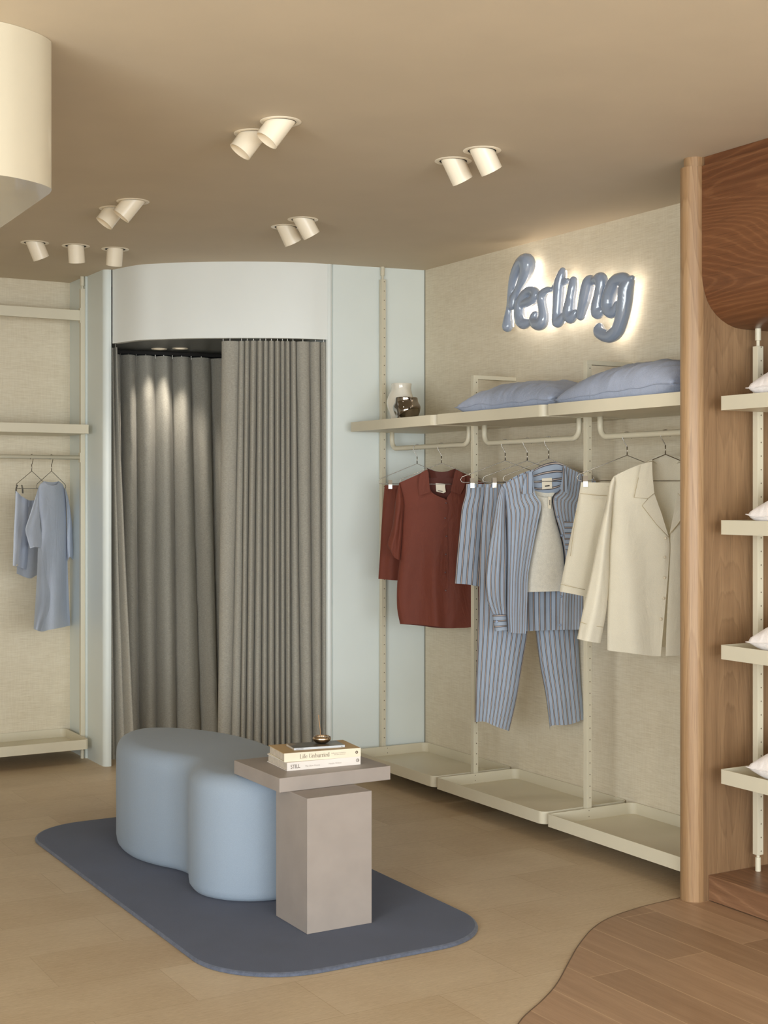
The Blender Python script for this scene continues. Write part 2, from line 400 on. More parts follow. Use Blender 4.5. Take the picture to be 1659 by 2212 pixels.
# back panel beside the booth (slightly askew to the room)
struct('wall_panel', prism(bmesh.new(), [(3.43, 6.416), (XW, 6.338), (XW, 6.46), (3.43, 6.50)], 0, CEIL), M['panel'])
struct('trim_2', BX(XW - .003, XW - .0005, 6.332, 6.3385, 0, CEIL), M['cornerbead'])
# fitting booth: side walls, rounded corner, jamb, curved header, ceiling
struct('wall_booth', prism(bmesh.new(), [(2.452, 7.44), (2.462, 7.44), (2.475, 7.25), (2.50, 7.25), (2.50, YB), (2.44, YB), (2.44, 7.452), (2.452, 7.452)], 0, CEIL), M['panel'])
def bullnose_pts(x0, y0, r): return arcpts(x0, y0, r, PI, 1.5 * PI, 8)
pp = [(2.448, 7.438)] + [(2.448, 7.21)] + arcpts(2.478, 7.195, .030, PI, 1.62 * PI, 10) + [(2.495, 7.2), (2.50, 7.26), (2.47, 7.26), (2.462, 7.438)]
struct('trim_3', prism(bmesh.new(), pp, 0, CEIL), M['panel'], 'auto')
struct('trim_4', prism(bmesh.new(), [(2.499, 7.150), (2.506, 7.142), (2.514, 7.150), (2.506, 7.158)], 2.259, CEIL), M['gap'])
jb = arcpts(3.412, 6.428, .017, .75 * PI, 1.9 * PI, 10) + [(3.45, 6.42), (3.45, 6.46), (3.41, 6.47)]
struct('trim_5', prism(bmesh.new(), jb, 0, CEIL), M['trimlight'], 'auto')
struct('wall_booth_side', BX(3.412, 3.46, 6.47, YB, 0, CEIL), M['panel'])
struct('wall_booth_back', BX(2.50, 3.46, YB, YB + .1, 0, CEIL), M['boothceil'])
HB = [(2.494, 7.164), (2.556, 6.945), (2.645, 6.835), (2.740, 6.742), (2.855, 6.655), (2.978, 6.575), (3.085, 6.518), (3.190, 6.470), (3.30, 6.436), (3.400, 6.418)]
arc = [(p.x, p.y) for p in crom([(x, y, 0) for x, y in HB], 6)]
def offset(pl, d):
    o = []
    for i, p in enumerate(pl):
        t = (Vector(pl[min(i + 1, len(pl) - 1)]) - Vector(pl[max(i - 1, 0)])).normalized(); o.append((p[0] - t.y * d, p[1] + t.x * d))
    return o
inn = offset(arc, .035)
struct('wall_header', prism(bmesh.new(), arc + inn[::-1], 2.259, CEIL), M['header'], 'auto')
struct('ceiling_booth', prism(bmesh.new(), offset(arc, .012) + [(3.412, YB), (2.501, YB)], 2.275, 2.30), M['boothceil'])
# timber fin with a bullnose edge, and the cap at its head
ff = [(XW, 3.71)] + [(3.47, 3.71)] + arcpts(3.47, 3.755, .045, 1.5 * PI, .5 * PI, 20)[1:] + [(XW, 3.80)]
struct('partition_panel', prism(bmesh.new(), [(3.477, 3.7102), (XW, 3.7102), (XW, 3.80), (3.477, 3.80)], 0, CEIL), M['fin'])
ce = arcpts(3.468, 3.755, .045, 1.5 * PI, .5 * PI, 20)
struct('column', prism(bmesh.new(), [(3.4765, 3.71)] + ce + [(3.4765, 3.80)], .0015, 2.618), M['column'], 'auto')
ce = arcpts(3.470, 3.752, .036, 1.5 * PI, .5 * PI, 20)
struct('trim_6', prism(bmesh.new(), [(3.4765, 3.716)] + ce + [(3.4765, 3.788)], 2.618, CEIL), M['column'], 'auto')
# timber bulkhead over the niche, plinth under it
pr = [(3.468, 2.618), (3.468, 2.235), (3.472, 2.20), (3.481, 2.170), (3.494, 2.140), (3.512, 2.116), (3.536, 2.094), (3.562, 2.077), (3.590, 2.064), (3.625, 2.054), (3.66, 2.05), (XW, 2.05), (XW, 2.618)]
struct('beam_bulkhead', prism(bmesh.new(), pr, -.6, 3.709, 'y'), M['bulk'], 'auto')
struct('trim_7', BX(3.480, XW, -.6, 3.709, 2.6183, CEIL - .0005), M['bulk'])
pl = obj('display_plinth', BX(3.50, XW, .4, 3.709, .006, .095, bev=.0015), M['plinth'])
tag(pl, 'low red brown timber plinth under the niche shelves beside the oak column', 'plinth')
# cream lacquered ceiling bulkhead with a rounded corner
P0 = [(1.131, 4.55), (1.122, 4.1), (1.112, 3.70)] + [(p.x, p.y) for p in crom([(1.104, 3.652, 0), (1.093, 3.63, 0), (1.055, 3.594, 0), (.992, 3.562, 0), (.93, 3.549, 0), (.8, 3.545, 0)], 5)] + [(-.6, 3.545), (-.6, 4.55)]
b = prism(bmesh.new(), P0, 2.262, CEIL - .0005)
M['lacquer'] = plain('cream_gloss_lacquer', (196, 186, 164), .16, var=.006, Coat_Weight=.5)
o = obj('ceiling_bulkhead', b, M['lacquer'], None, 'auto')
tag(o, 'glossy cream rounded bulkhead hanging from the tan ceiling in the top corner', 'ceiling bulkhead')

# ------------------------------------------------------------------ shelving
def tray_mesh(x0, x1, y0, y1, z0, z1, rs, t=.004):
    bm = bmesh.new(); O = rrect(x0, x1, y0, y1, rs); I = rrect(x0 + t, x1 - t, y0 + t, y1 - t, [max(r - t, 0) if r > t else 0.0005 for r in rs])
    O2 = rrect(x0, x1, y0, y1, [max(r, .0005) for r in rs])
    def ring(P, z): return [bm.verts.new((p[0], p[1], z)) for p in P]
    a, bb, c, d = ring(O2, z0), ring(O2, z1), ring(I, z1), ring(I, z0 + t); n = len(a)
    for q, w in ((a, bb), (bb, c), (c, d)):
        for i in range(n): bm.faces.new((q[i], q[(i + 1) % n], w[(i + 1) % n], w[i]))
    bm.faces.new(a); bm.faces.new(d); return bm
def screws(name, pts, mat, parent, axis, r=.0022):
    for p in pts: obj(name, lathe(bmesh.new(), [(0, .0006), (r * .6, .0006), (r, 0)], p, axis, 8), mat, parent)
units = [(5.525, 6.318), (4.672, 5.495), (3.812, 4.640)]
where = ['beside the blue panel', 'in the middle of the run', 'against the oak column']
for i, (a, e) in enumerate(units):
    x0 = 3.487
    rs = (.035, .03, .035, .004)                      # (x0,y0) front near corner rounded, front far corner sharp
    o = obj('wall_shelf', tray_mesh(x0, XW - .003, a, e if i else 6.33, 1.777, 1.826, rs), M['cream'], None, 'auto')
    tag(o, ['cream metal wall shelf carrying the white and mirrored vases', 'cream metal wall shelf under the full blue pillow', 'cream metal wall shelf under the pillow cut off by the oak column'][i], 'shelf', 'wall shelves above the clothes')
    o = obj('floor_tray', tray_mesh(x0, XW - .003, a, e, .078, .13, (.035, .03, .035, .004)), M['cream'], None, 'auto')
    screws('screw', [(3.70, e - .0042, .12), (3.70, e - .0042, .095)], M['hole'], o, (0, -1, 0))
    tag(o, ['empty cream metal floor tray in the corner by the blue panel', 'empty cream metal floor tray under the striped trousers', 'empty cream metal floor tray running up to the oak column'][i], 'tray', 'floor trays under the clothes')
PW = .0125
def post(x, y, ztop, label, arm=False, cap=True, foot=True):
    t = thing('shelf_post', label, 'shelf post', (x, y, 0), 'slotted shelf posts')
    obj('upright', BX(x - PW, x + PW, y - PW, y + PW, .06, ztop, bev=.001), M['punched'], t)
    b = tube(bmesh.new(), [(x, y, .045), (x, y, .06)], .006, 12); tube(b, [(x, y, 0), (x, y, .045)], .010, 16)
    obj('levelling_foot', b, M['cream'], t)
    if arm: obj('wall_arm', BX(x - PW, XW - .001, y - PW, y + PW, ztop - .0005, ztop + .018, bev=.001), M['cream'], t)
    else:
        b = tube(bmesh.new(), [(x, y, ztop), (x, y, ztop + .02)], .006, 12); tube(b, [(x, y, ztop + .02), (x, y, CEIL - .0005)], .0105, 16)
        obj('ceiling_plug', b, M['cream'], t)
    return t
post(3.692, 6.352, 2.585, 'cream slotted shelf post against the blue panel, reaching the ceiling')
post(3.708, 5.51, 2.0, 'cream slotted shelf post behind the left end of the full blue pillow', True)
post(3.708, 4.656, 2.0, 'cream slotted shelf post between the two blue pillows', True)
def rail(y0, y1, label):
    zc, zt, R, x = 1.692, 1.778, .045, 3.71
    pts = [(x, y0, zt), (x, y0, zc + R)] + [(x, p[0], p[1]) for p in arcpts(y0 - R, zc + R, R, 0, -PI / 2, 8)[1:]]
    pts += [(x, p[0], p[1]) for p in arcpts(y1 + R, zc + R, R, 1.5 * PI, PI, 8)] + [(x, y1, zt)]
    o = obj('hanging_rail', tube(bmesh.new(), pts, .0125, 14), M['cream'], None, True)
    tag(o, label, 'clothes rail', 'u shaped clothes rails')
rail(6.285, 5.56, 'cream bent tube clothes rail holding the rust red pyjamas')
rail(5.43, 4.715, 'cream bent tube clothes rail holding the striped pyjamas')
rail(4.575, 3.88, 'cream bent tube clothes rail holding the cream pyjamas')
# niche shelves beyond the column
for z, lab in ((1.797, 'topmost cream shelf in the timber niche'), (1.361, 'second cream shelf from the top in the timber niche'), (.923, 'third cream shelf from the top in the timber niche'), (.486, 'lowest cream shelf in the timber niche')):
    o = obj('niche_shelf', tray_mesh(3.487, XW - .003, 2.75, 3.637, z - .05, z, (.03, .03, .03, .006)), M['cream'], None, 'auto')
    tag(o, lab, 'shelf', 'niche shelves')
t = thing('shelf_post', 'cream slotted shelf post in the timber niche with round cap', 'shelf post', (3.692, 3.660, .095), 'slotted shelf posts')
x, y = 3.692, 3.660
obj('upright', BX(x - .014, x + .014, y - .0125, y + .0125, .155, 1.985, bev=.001), M['punched'], t)
obj('levelling_foot', tube(tube(bmesh.new(), [(x, y, .145), (x, y, .155)], .006, 12), [(x, y, .095), (x, y, .145)], .010, 16), M['cream'], t)
obj('ceiling_plug', tube(tube(bmesh.new(), [(x, y, 1.985), (x, y, 2.006)], .0065, 12), [(x, y, 2.006), (x, y, 2.0495)], .0105, 16), M['cream'], t)
# rack on the far grasscloth wall
LP = (2.427, 7.467)
t = thing('shelf_post', 'thin cream shelf post standing by the booth corner', 'shelf post', (LP[0], LP[1], 0), 'slotted shelf posts')
obj('upright', BX(LP[0] - PW, LP[0] + PW, LP[1] - PW, LP[1] + PW, .06, 2.585, bev=.001), M['cream'], t)
obj('levelling_foot', tube(tube(bmesh.new(), [(*LP, .045), (*LP, .06)], .006, 12), [(*LP, 0), (*LP, .045)], .010, 16), M['cream'], t)
obj('ceiling_plug', tube(tube(bmesh.new(), [(*LP, 2.585), (*LP, 2.6)], .006, 12), [(*LP, 2.6), (*LP, CEIL - .0005)], .0115, 16), M['cream'], t)
o = obj('wall_shelf', tray_mesh(.6, 2.411, 7.305, YB - .003, 1.781, 1.829, (.004, .004, .03, .03)), M['cream'], None, 'auto')
tag(o, 'cream metal wall shelf above the pale blue pyjamas', 'shelf')
o = obj('floor_tray', tray_mesh(.6, 2.411, 7.305, YB - .003, .078, .13, (.004, .02, .035, .03)), M['cream'], None, 'auto')
tag(o, 'long cream metal floor tray against the far grasscloth wall', 'tray')
t = thing('cross_beam', 'flat cream cross beam near the ceiling over the far shelf', 'rack beam', (1.5, LP[1], 2.44))
obj('beam', BX(.6, LP[0] - .017, LP[1] - .012, LP[1] + .012, 2.408, 2.464, bev=.001), M['cream'], t)
obj('end_plate', BX(LP[0] - .017, LP[0] - .0127, LP[1] - .014, LP[1] + .014, 2.396, 2.477, bev=.001), M['cream'], t)
t = thing('hanging_rail', 'straight cream clothes rail holding the pale blue pyjamas', 'clothes rail', (1.5, LP[1], 1.655))
obj('rod', tube(bmesh.new(), [(.6, LP[1], 1.655), (LP[0] - .017, LP[1], 1.655)], .0115, 14), M['cream'], t, True)
obj('end_plate', BX(LP[0] - .017, LP[0] - .0127, LP[1] - .014, LP[1] + .014, 1.628, 1.682, bev=.001), M['cream'], t)

# ------------------------------------------------------------------ ceiling spots
RR, FW = Vector((ct, -st, 0)), Vector((st, ct, 0))
def spot(x, y, aim, label, power, size=50, blend=.6):
    t = thing('ceiling_spotlight', label, 'spotlight', (x, y, CEIL), 'tilting ceiling spotlights')
    obj('trim_ring', lathe(bmesh.new(), [(.050, 0), (.050, -.0015), (.0525, -.0028), (.064, -.0026), (.067, -.001), (.067, 0)], (x, y, CEIL - .0003), n=40), M['spot'], t, 'auto')
    obj('recess', lathe(bmesh.new(), [(0, -.0006), (.0499, -.0006)], (x, y, CEIL), n=32), M['dark'], t)
    ax = (RR * aim[0] + FW * aim[1] + Vector((0, 0, -1))).normalized(); o = Vector((x, y, CEIL))
    L = .080
    bm = lathe(bmesh.new(), [(.0395, -.04), (.0395, L), (.0365, L), (.0355, L - .035)], o, ax, 40)
    bmesh.ops.bisect_plane(bm, geom=bm.verts[:] + bm.edges[:] + bm.faces[:], plane_co=(0, 0, CEIL - .001), plane_no=(0, 0, 1), clear_outer=True)
    obj('housing', bm, M['spot'], t, 'auto')
    obj('reflector', lathe(bmesh.new(), [(.0355, L - .035), (.02, L - .042)], o, ax, 28), M['reflector'], t, True)
    obj('lens', lathe(bmesh.new(), [(0, L - .043), (.02, L - .042)], o, ax, 24), M['lens'], t)
    li = bpy.data.lights.new('spot_beam', 'SPOT'); li.energy = power; li.spot_size = math.radians(size); li.spot_blend = blend; li.shadow_soft_size = .03; li.color = (1, .93, .83)
    lo = bpy.data.objects.new('spot_beam', li); C.objects.link(lo); lo.parent = t
    lo.location = ax * (L - .02); lo.rotation_euler = ax.to_track_quat('-Z', 'Y').to_euler()
SP = 6
spot(1.972, 4.046, (-.70, -.20), 'cream ceiling spotlight overlapping its twin, nearer of the pair over the ottoman', 1.5)
spot(1.96, 4.225, (-.70, -.20), 'cream ceiling spotlight half behind its twin, farther of the pair over the ottoman', 1.5)
spot(2.745, 4.032, (.52, .3), 'larger cream ceiling spotlight of the pair before the glowing sign', 8)
spot(2.741, 4.210, (.52, .3), 'smaller cream ceiling spotlight of the pair before the glowing sign', 8)
spot(2.756, 5.435, (.56, .3), 'larger cream ceiling spotlight of the pair above the booth front', 8)
spot(2.766, 5.624, (.46, .3), 'smaller cream ceiling spotlight of the pair above the booth front', 8)
spot(1.985, 5.451, (-.76, -.15), 'cream ceiling spotlight in front of its twin, between the bulkhead and the booth', 1.5)
spot(1.972, 5.630, (-.68, -.25), 'cream ceiling spotlight behind its twin, between the bulkhead and the booth', 1.5)
spot(1.905, 6.577, (.35, .35), 'ceiling spotlight farthest from the booth in the row of three', 9)
spot(2.101, 6.563, (0, .3), 'middle ceiling spotlight in the row of three', 9)
spot(2.295, 6.552, (-.14, .3), 'ceiling spotlight nearest the booth in the row of three', 9)
for x, y, lab in ((2.861, 7.43, 'small downlight in the booth ceiling, farther from the bunched curtain'), (2.955, 7.35, 'small downlight in the booth ceiling, nearer the bunched curtain')):
    t = thing('ceiling_downlight', lab, 'downlight', (x, y, 2.275), 'booth downlights')
    obj('trim_ring', lathe(bmesh.new(), [(.03, -.001), (.042, -.005), (.045, -.0005)], (x, y, 2.275), n=32), M['spot'], t, True)
    obj('lens', lathe(bmesh.new(), [(0, -.001), (.03, -.001)], (x, y, 2.275), n=24), M['lens'], t)
    li = bpy.data.lights.new('spot_beam', 'SPOT'); li.energy = 13; li.spot_size = math.radians(84); li.spot_blend = .8; li.shadow_soft_size = .03; li.color = (1, .92, .8)
    lo = bpy.data.objects.new('spot_beam', li); C.objects.link(lo); lo.parent = t; lo.location = (0, 0, -.012)

# ------------------------------------------------------------------ curtains
def lerp(a, b, t): return a + (b - a) * t
def curtain(path, valleys_top, valleys_bot, amp, z0, z1, sharp=.5, nz=40, sub=14, wob=.004, flare=0):
    """path(s) -> (x,y,nx,ny); folds lie between successive valleys"""
    bm = bmesh.new(); rows = []; nf = len(valleys_top) - 1
    for j in range(nz + 1):
        t = j / nz; z = lerp(z1, z0, t); row = []
        for i in range(nf):
            for k in range(sub + (1 if i == nf - 1 else 0)):
                q = .5 - .5 * math.cos(PI * k / sub)
                a = lerp(valleys_top[i], valleys_bot[i], t ** 1.2); bq = lerp(valleys_top[i + 1], valleys_bot[i + 1], t ** 1.2)
                s = lerp(a, bq, q); am = amp[i] if isinstance(amp, list) else amp
                d = am * (math.sin(PI * q) ** sharp if 0 < q < 1 else 0) * (1 + .12 * math.sin(2.1 * i + 2.4 * t)) * (1 - .25 * (1 - min(1, t * 6)))
                d += wob * noise.noise(Vector((s * 9, t * 3.1, i * .7)))
                x, y, nx, ny = path(s); row.append(bm.verts.new((x + nx * d, y + ny * d, z)))
        rows.append(row)
    for a, c in zip(rows, rows[1:]):
        for k in range(len(a) - 1): bm.faces.new((a[k], a[k + 1], c[k + 1], c[k]))
    return bm
track = offset(arc, .055)
def px_of(x, y): X = x * ct - y * st; Y = x * st + y * ct; return CX + F * X / Y
def pathpx(pl):
    P = [(px_of(*p), p) for p in pl]
    def f(s):
        for (a, p), (c, q) in zip(P, P[1:]):
            if s <= c or q is P[-1][1]:
                t = (s - a) / (c - a); d = (Vector(q) - Vector(p)).normalized(); return (lerp(p[0], q[0], t), lerp(p[1], q[1], t), d.y, -d.x)
    return f
fp = pathpx(track); zc = lambda us: [220 + u / 3.19 for u in us]
fv_t = zc([826, 945, 985, 1022, 1070, 1112, 1148, 1190, 1228, 1260, 1295, 1335, 1430, 1500, 1548]); fv_b = zc([797, 885, 955, 992, 1040, 1098, 1142, 1190, 1226, 1262, 1300, 1372, 1445, 1505, 1548])
t = thing('booth_curtain', 'grey linen curtain bunched in tight folds at the booth front', 'curtain', (3.1, 6.56, 0), 'booth curtains')
obj('fabric', curtain(fp, fv_t, fv_b, [.035, .03] + [.05] * 9 + [.055, .05, .04], .02, 2.247), M['curtain'], t, True)
def hooks(pth, ss, z, parent, zt=2.262):
    for s in ss:
        x, y, nx, ny = pth(s); x += nx * .012; y += ny * .012
        obj('glide_hook', tube(bmesh.new(), [(x, y, z - .012), (x, y, zt)], .0022, 6), M['clip'], parent)
hooks(fp, [(a + c) / 2 for a, c in zip(fv_t, fv_t[1:])] + [fv_t[0] + 4], 2.247, t)
bt = [(2.60, 7.640), (2.70, 7.628), (2.81, 7.612), (2.98, 7.585), (3.127, 7.562), (3.30, 7.555), (3.40, 7.55)]
fb = pathpx(bt)
bv_t = zc([60, 125, 235, 365, 482, 612, 748, 860, 980, 1100]); bv_b = zc([80, 150, 255, 375, 515, 682, 800, 900, 1010, 1120])
t = thing('booth_curtain', 'grey linen curtain lit by downlights inside the booth', 'curtain', (3.0, 7.58, 0), 'booth curtains')
obj('fabric', curtain(fb, bv_t, bv_b, .085, .02, 2.246, .8, wob=.008), M['curtain'], t, True)
hooks(fb, [(a + c) / 2 for a, c in zip(bv_t, bv_t[1:])][:6] + [c for c in bv_t[1:6]], 2.246, t, 2.2555)
lt = [(2.532, 7.20), (2.545, 7.12), (2.572, 7.02), (2.60, 6.955)]
ltv = offset(lt, .0)
def fl(s):
    x = lerp(2.507, 2.575, s); y = lerp(7.34, 7.13, s); return (x, y, -.2, -.98)
t = thing('booth_curtain', 'narrow gathered edge of grey linen curtain tucked by the booth corner', 'curtain', (2.55, 7.2, 0), 'booth curtains')
obj('fabric', curtain(fl, [0, .2, .38, .54], [.0, .45, .85, 1.25], .03, .02, 2.246, .7), M['curtain'], t, True)
hooks(fl, [.1, .45], 2.246, t, 2.275)
def strip(pl, w, z0, z1):
    a, c = offset(pl, -w / 2), offset(pl, w / 2); return prism(bmesh.new(), a + c[::-1], z0, z1)
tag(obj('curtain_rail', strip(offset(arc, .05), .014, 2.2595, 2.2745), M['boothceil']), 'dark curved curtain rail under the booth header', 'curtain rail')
tag(obj('curtain_rail', strip(bt, .014, 2.2555, 2.2745), M['dark']), 'dark curtain rail deep inside the booth', 'curtain rail')

# ------------------------------------------------------------------ rug, ottoman, pedestal
P = rrect(1.668, 2.660, 3.745, 5.985, (.30, .27, .27, .27), 14)
cxr, cyr = 2.164, 4.865
t = thing('area_rug', 'dark navy rug with rounded corners under the ottoman', 'rug', (cxr, cyr, 0))
b = bmesh.new(); prev = None
for ins, z in ((.0, .001), (-.001, .006), (.003, .0105), (.010, .012)):
    r = [b.verts.new((p[0] + (cxr - p[0]) * ins, p[1] + (cyr - p[1]) * ins, z)) for p in P]
    if prev:
        for i in range(len(P)): b.faces.new((prev[i], prev[(i + 1) % len(P)], r[(i + 1) % len(P)], r[i]))
    prev = r
obj('bound_edge', b, M['rugedge'], t, True)
b = bmesh.new(); b.faces.new([b.verts.new((p[0] + (cxr - p[0]) * .010, p[1] + (cyr - p[1]) * .010, .012)) for p in P]); obj('pile', b, M['rug'], t)
OT = [(1.905, 5.31), (1.92, 5.45), (1.98, 5.56), (2.09, 5.62), (2.215, 5.605), (2.325, 5.53), (2.405, 5.40), (2.44, 5.22), (2.44, 5.03), (2.42, 4.85), (2.385, 4.68), (2.315, 4.53), (2.21, 4.445), (2.09, 4.455), (1.99, 4.525), (1.938, 4.63), (1.945, 4.75), (1.985, 4.85), (2.0, 4.925), (1.985, 5.0), (1.945, 5.09), (1.913, 5.2)]
OT = [(x, 5.45 + (y - 5.45) * 1.55 if y > 5.45 else y) for x, y in OT]
oc = [(p.x, p.y) for p in crom([(x, y, 0) for x, y in OT], 6, True)]
nrm = []
for i in range(len(oc)):
    d = (Vector(oc[(i + 1) % len(oc)]) - Vector(oc[i - 1])).normalized(); nrm.append((d.y, -d.x))
sgn = 1 if (nrm[0][0] > 0) else -1                     # first outline point is on the x-minimum side: inward is +x
def inset(dst): return [(p[0] + n[0] * dst * sgn, p[1] + n[1] * dst * sgn) for p, n in zip(oc, nrm)]
prof = [(.028, .0125), (.012, .018), (.003, .030), (0, .05), (0, .15), (-.001, .26), (0, .36), (.001, .388)] + [(.065 - .064 * math.cos(a), .388 + .065 * math.sin(a)) for a in [PI / 2 * k / 8 for k in range(1, 9)]]
b = bmesh.new(); prev = None
for ins, z in prof:
    r = [b.verts.new((x, y, z)) for x, y in inset(ins)]
    if prev:
        for i in range(len(r)): b.faces.new((prev[i], prev[(i + 1) % len(r)], r[(i + 1) % len(r)], r[i]))
    prev = r
bt_ = b.faces.new(prev); bmesh.ops.triangulate(b, faces=[bt_])
o = obj('ottoman', b, M['ottoman'], None, True); tag(o, 'blue grey upholstered bean shaped ottoman on the navy rug', 'ottoman')
t = thing('pedestal_table', 'taupe resin side table with an offset slab top, beside the ottoman', 'side table', (2.2, 4.18, .012))
M['resin_m'] = M['resin']
obj('column', BX(2.077, 2.320, 4.064, 4.298, .0125, .4565, bev=.0012), M['resin'], t)
obj('top_slab', BX(2.037, 2.466, 4.188, 4.558, .457, .505, bev=.0015), M['resin'], t)

# ------------------------------------------------------------------ books and incense
def rotbox(o, ang, w, d, z0, z1):
    """front-left corner o, spine along ang, depth d"""
    e = Vector((math.cos(ang), math.sin(ang), 0)); f = Vector((-e.y, e.x, 0)); return e, f
def book(name, label, o, ang, w, d, z0, z1, spine_m, cover_m, group, pages_in=.004, top_m=None):
    o = Vector((o[0], o[1], 0)); e = Vector((math.cos(ang), math.sin(ang), 0)); f = Vector((-e.y, e.x, 0))
    t = thing(name, label, 'book', (*(o + e * w / 2 + f * d / 2).xy, z0), group)
    def qb(bm, a0, a1, b0, b1, c0, c1):
        tmp = bmesh.new(); box(tmp, a0, a1, b0, b1, c0, c1)
        for v in tmp.verts: v.co = o + e * v.co.x + f * v.co.y + Vector((0, 0, v.co.z))
        me = bpy.data.meshes.new('t'); tmp.to_mesh(me); tmp.free(); bm.from_mesh(me); bpy.data.meshes.remove(me); return bm
    ct_ = .0022 if z1 - z0 > .012 else .0006
    obj('spine', qb(bmesh.new(), 0, w, 0, ct_, z0, z1), spine_m, t)
    obj('cover', qb(bmesh.new(), 0, w, ct_, d, z1 - ct_, z1), top_m or cover_m, t)
    obj('cover', qb(bmesh.new(), 0, w, ct_, d, z0, z0 + ct_), cover_m, t)
    obj('page_block', qb(bmesh.new(), pages_in, w - pages_in, ct_, d - pages_in, z0 + ct_, z1 - ct_), M['page'], t)
    return t, o, e, f
UPZ = (0, 0, 1)
bs = 'stack of books on the side table'
t, o, e, f = book('book', 'white book lettered STILL, bottom of the stack on the side table', (2.112, 4.284), math.atan2(-.021, .276), .277, .19, .5052, .5335, M['cover_white'], M['cover_white'], bs)
text_mesh('STILL', .0195, M['text'], t, 'lettering', o + e * .013 + Vector((0, 0, .5122)), e, UPZ, wscale=.80)
text_mesh('The Slow Home', .0085, M['greytext'], t, 'lettering', o + e * .066 + Vector((0, 0, .5142)), e, UPZ)
text_mesh('Natalie Walton', .0078, M['greytext'], t, 'lettering', o + e * .155 + Vector((0, 0, .5152)), e, UPZ)
def ring_mark(t, c, e, r, w, mat, bar=True):
    n = Vector((e.y, -e.x, 0)); bm = bmesh.new(); P = []
    for k in range(24):
        a = 2 * PI * k / 24; q = e * math.cos(a) + Vector((0, 0, math.sin(a)))
        P.append((bm.verts.new(c + q * r + n * .0006), bm.verts.new(c + q * (r - w) + n * .0006)))
    for k in range(24): bm.faces.new((P[k][0], P[(k + 1) % 24][0], P[(k + 1) % 24][1], P[k][1]))
    if bar:
        for dz in (.0018, -.0018):
            h = r * .45; vs = [bm.verts.new(c + e * sx * h + Vector((0, 0, dz + sz * .0007)) + n * .0006) for sx, sz in ((-1, -1), (1, -1), (1, 1), (-1, 1))]; bm.faces.new(vs)
        vs = [bm.verts.new(c + e * (h + sx * .0007) + Vector((0, 0, sz * h)) + n * .0006) for sx, sz in ((-1, -1), (1, -1), (1, 1), (-1, 1))]; bm.faces.new(vs)
    obj('emblem', bm, mat, t)
ring_mark(t, o + e * .2655 + Vector((0, 0, .5205)), e, .0062, .0014, M['text'])
t, o, e, f = book('book', 'cream book lettered Life Unhurried, in the middle of the stack', (2.108, 4.298), math.atan2(-.038, .280), .282, .175, .5337, .5635, M['cover_cream'], M['cover_cream'], bs, top_m=M['cover_tan'])
def serif_text(s, size, mat, t, o, e):
    """thick-and-thin lettering drawn as strokes; each glyph in a 1 x 1 cell"""
    n = Vector((e.y, -e.x, 0)); bm = bmesh.new(); x = 0.0; TK, TN = .105, .03
    def line(a, c, w0, w1=None):
        w1 = w0 if w1 is None else w1; d = (Vector(c) - Vector(a)); d.normalize(); q = Vector((-d.y, d.x))
        vs = [Vector(a) + q * w0 / 2, Vector(a) - q * w0 / 2, Vector(c) - q * w1 / 2, Vector(c) + q * w1 / 2]
        bm.faces.new([bm.verts.new(o + e * (v.x * size) + Vector((0, 0, v.y * size)) + n * .0005) for v in vs])
    def arc_(cx, cy, rx, ry, a0, a1, sl=0):
        N = 14
        for k in range(N):
            p = [math.radians(a0 + (a1 - a0) * (k + j) / N) for j in (0, 1)]
            w = [TN + (TK - TN) * abs(math.cos(q)) for q in p]
            pts = [(cx + rx * math.cos(q) + sl * (cy + ry * math.sin(q)), cy + ry * math.sin(q)) for q in p]; line(pts[0], pts[1], w[0], w[1])
    def stem(x, y0, y1, sl=0, w=TK, serif=True):
        line((x + sl * y0, y0), (x + sl * y1, y1), w)
        if serif: line((x + sl * y0 - .11, y0 + .012), (x + sl * y0 + .11, y0 + .012), TN); line((x + sl * y1 - .1, y1 - .012), (x + sl * y1 + .03, y1 - .012), TN)
    for ch in s:
        if ch == ' ': x += .34
        elif ch == 'L': stem(x + .12, 0, 1); line((x + .12, .015), (x + .56, .015), TN); line((x + .55, 0), (x + .57, .22), TN); x += .66
        elif ch == 'i': stem(x + .1, 0, .64); line((x + .05, .84), (x + .15, .84), .1); x += .28
        elif ch == 'f': stem(x + .14, 0, .86); arc_(x + .27, .84, .13, .14, 180, 30); line((x, .62), (x + .32, .62), TN); x += .36
        elif ch == 'e': arc_(x + .26, .32, .23, .32, 10, 330); line((x + .05, .36), (x + .48, .36), TN); x += .56
        elif ch == 'U': stem(x + .12, .32, 1, .16); arc_(x + .36, .32, .25, .32, 180, 360, .16); stem(x + .6, .32, 1, .16, TN * 1.4); x += .84
        elif ch == 'n': stem(x + .1, 0, .64); arc_(x + .28, .40, .19, .23, 170, 0); stem(x + .47, 0, .42); x += .66
        elif ch == 'h': stem(x + .1, 0, 1); arc_(x + .28, .40, .19, .23, 170, 0); stem(x + .47, 0, .42); x += .66
        elif ch == 'u': stem(x + .1, .22, .64); arc_(x + .28, .24, .19, .23, 180, 360); stem(x + .47, 0, .64); x += .66
        elif ch == 'r': stem(x + .1, 0, .64); arc_(x + .27, .44, .17, .19, 170, 40); x += .42
        elif ch == 'd': arc_(x + .27, .32, .23, .32, 0, 360); stem(x + .5, 0, 1); x += .68
    obj('lettering', bm, mat, t)
serif_text('Life Unhurried', .0148, M['text'], t, o + e * .057 + Vector((0, 0, .5422)), e)
text_mesh('Reflections on simplicity', .0055, M['greytext'], t, 'lettering', o + e * .172 + Vector((0, 0, .5505)), e, UPZ)
text_mesh('and slow pleasures', .0055, M['greytext'], t, 'lettering', o + e * .182 + Vector((0, 0, .5452)), e, UPZ)
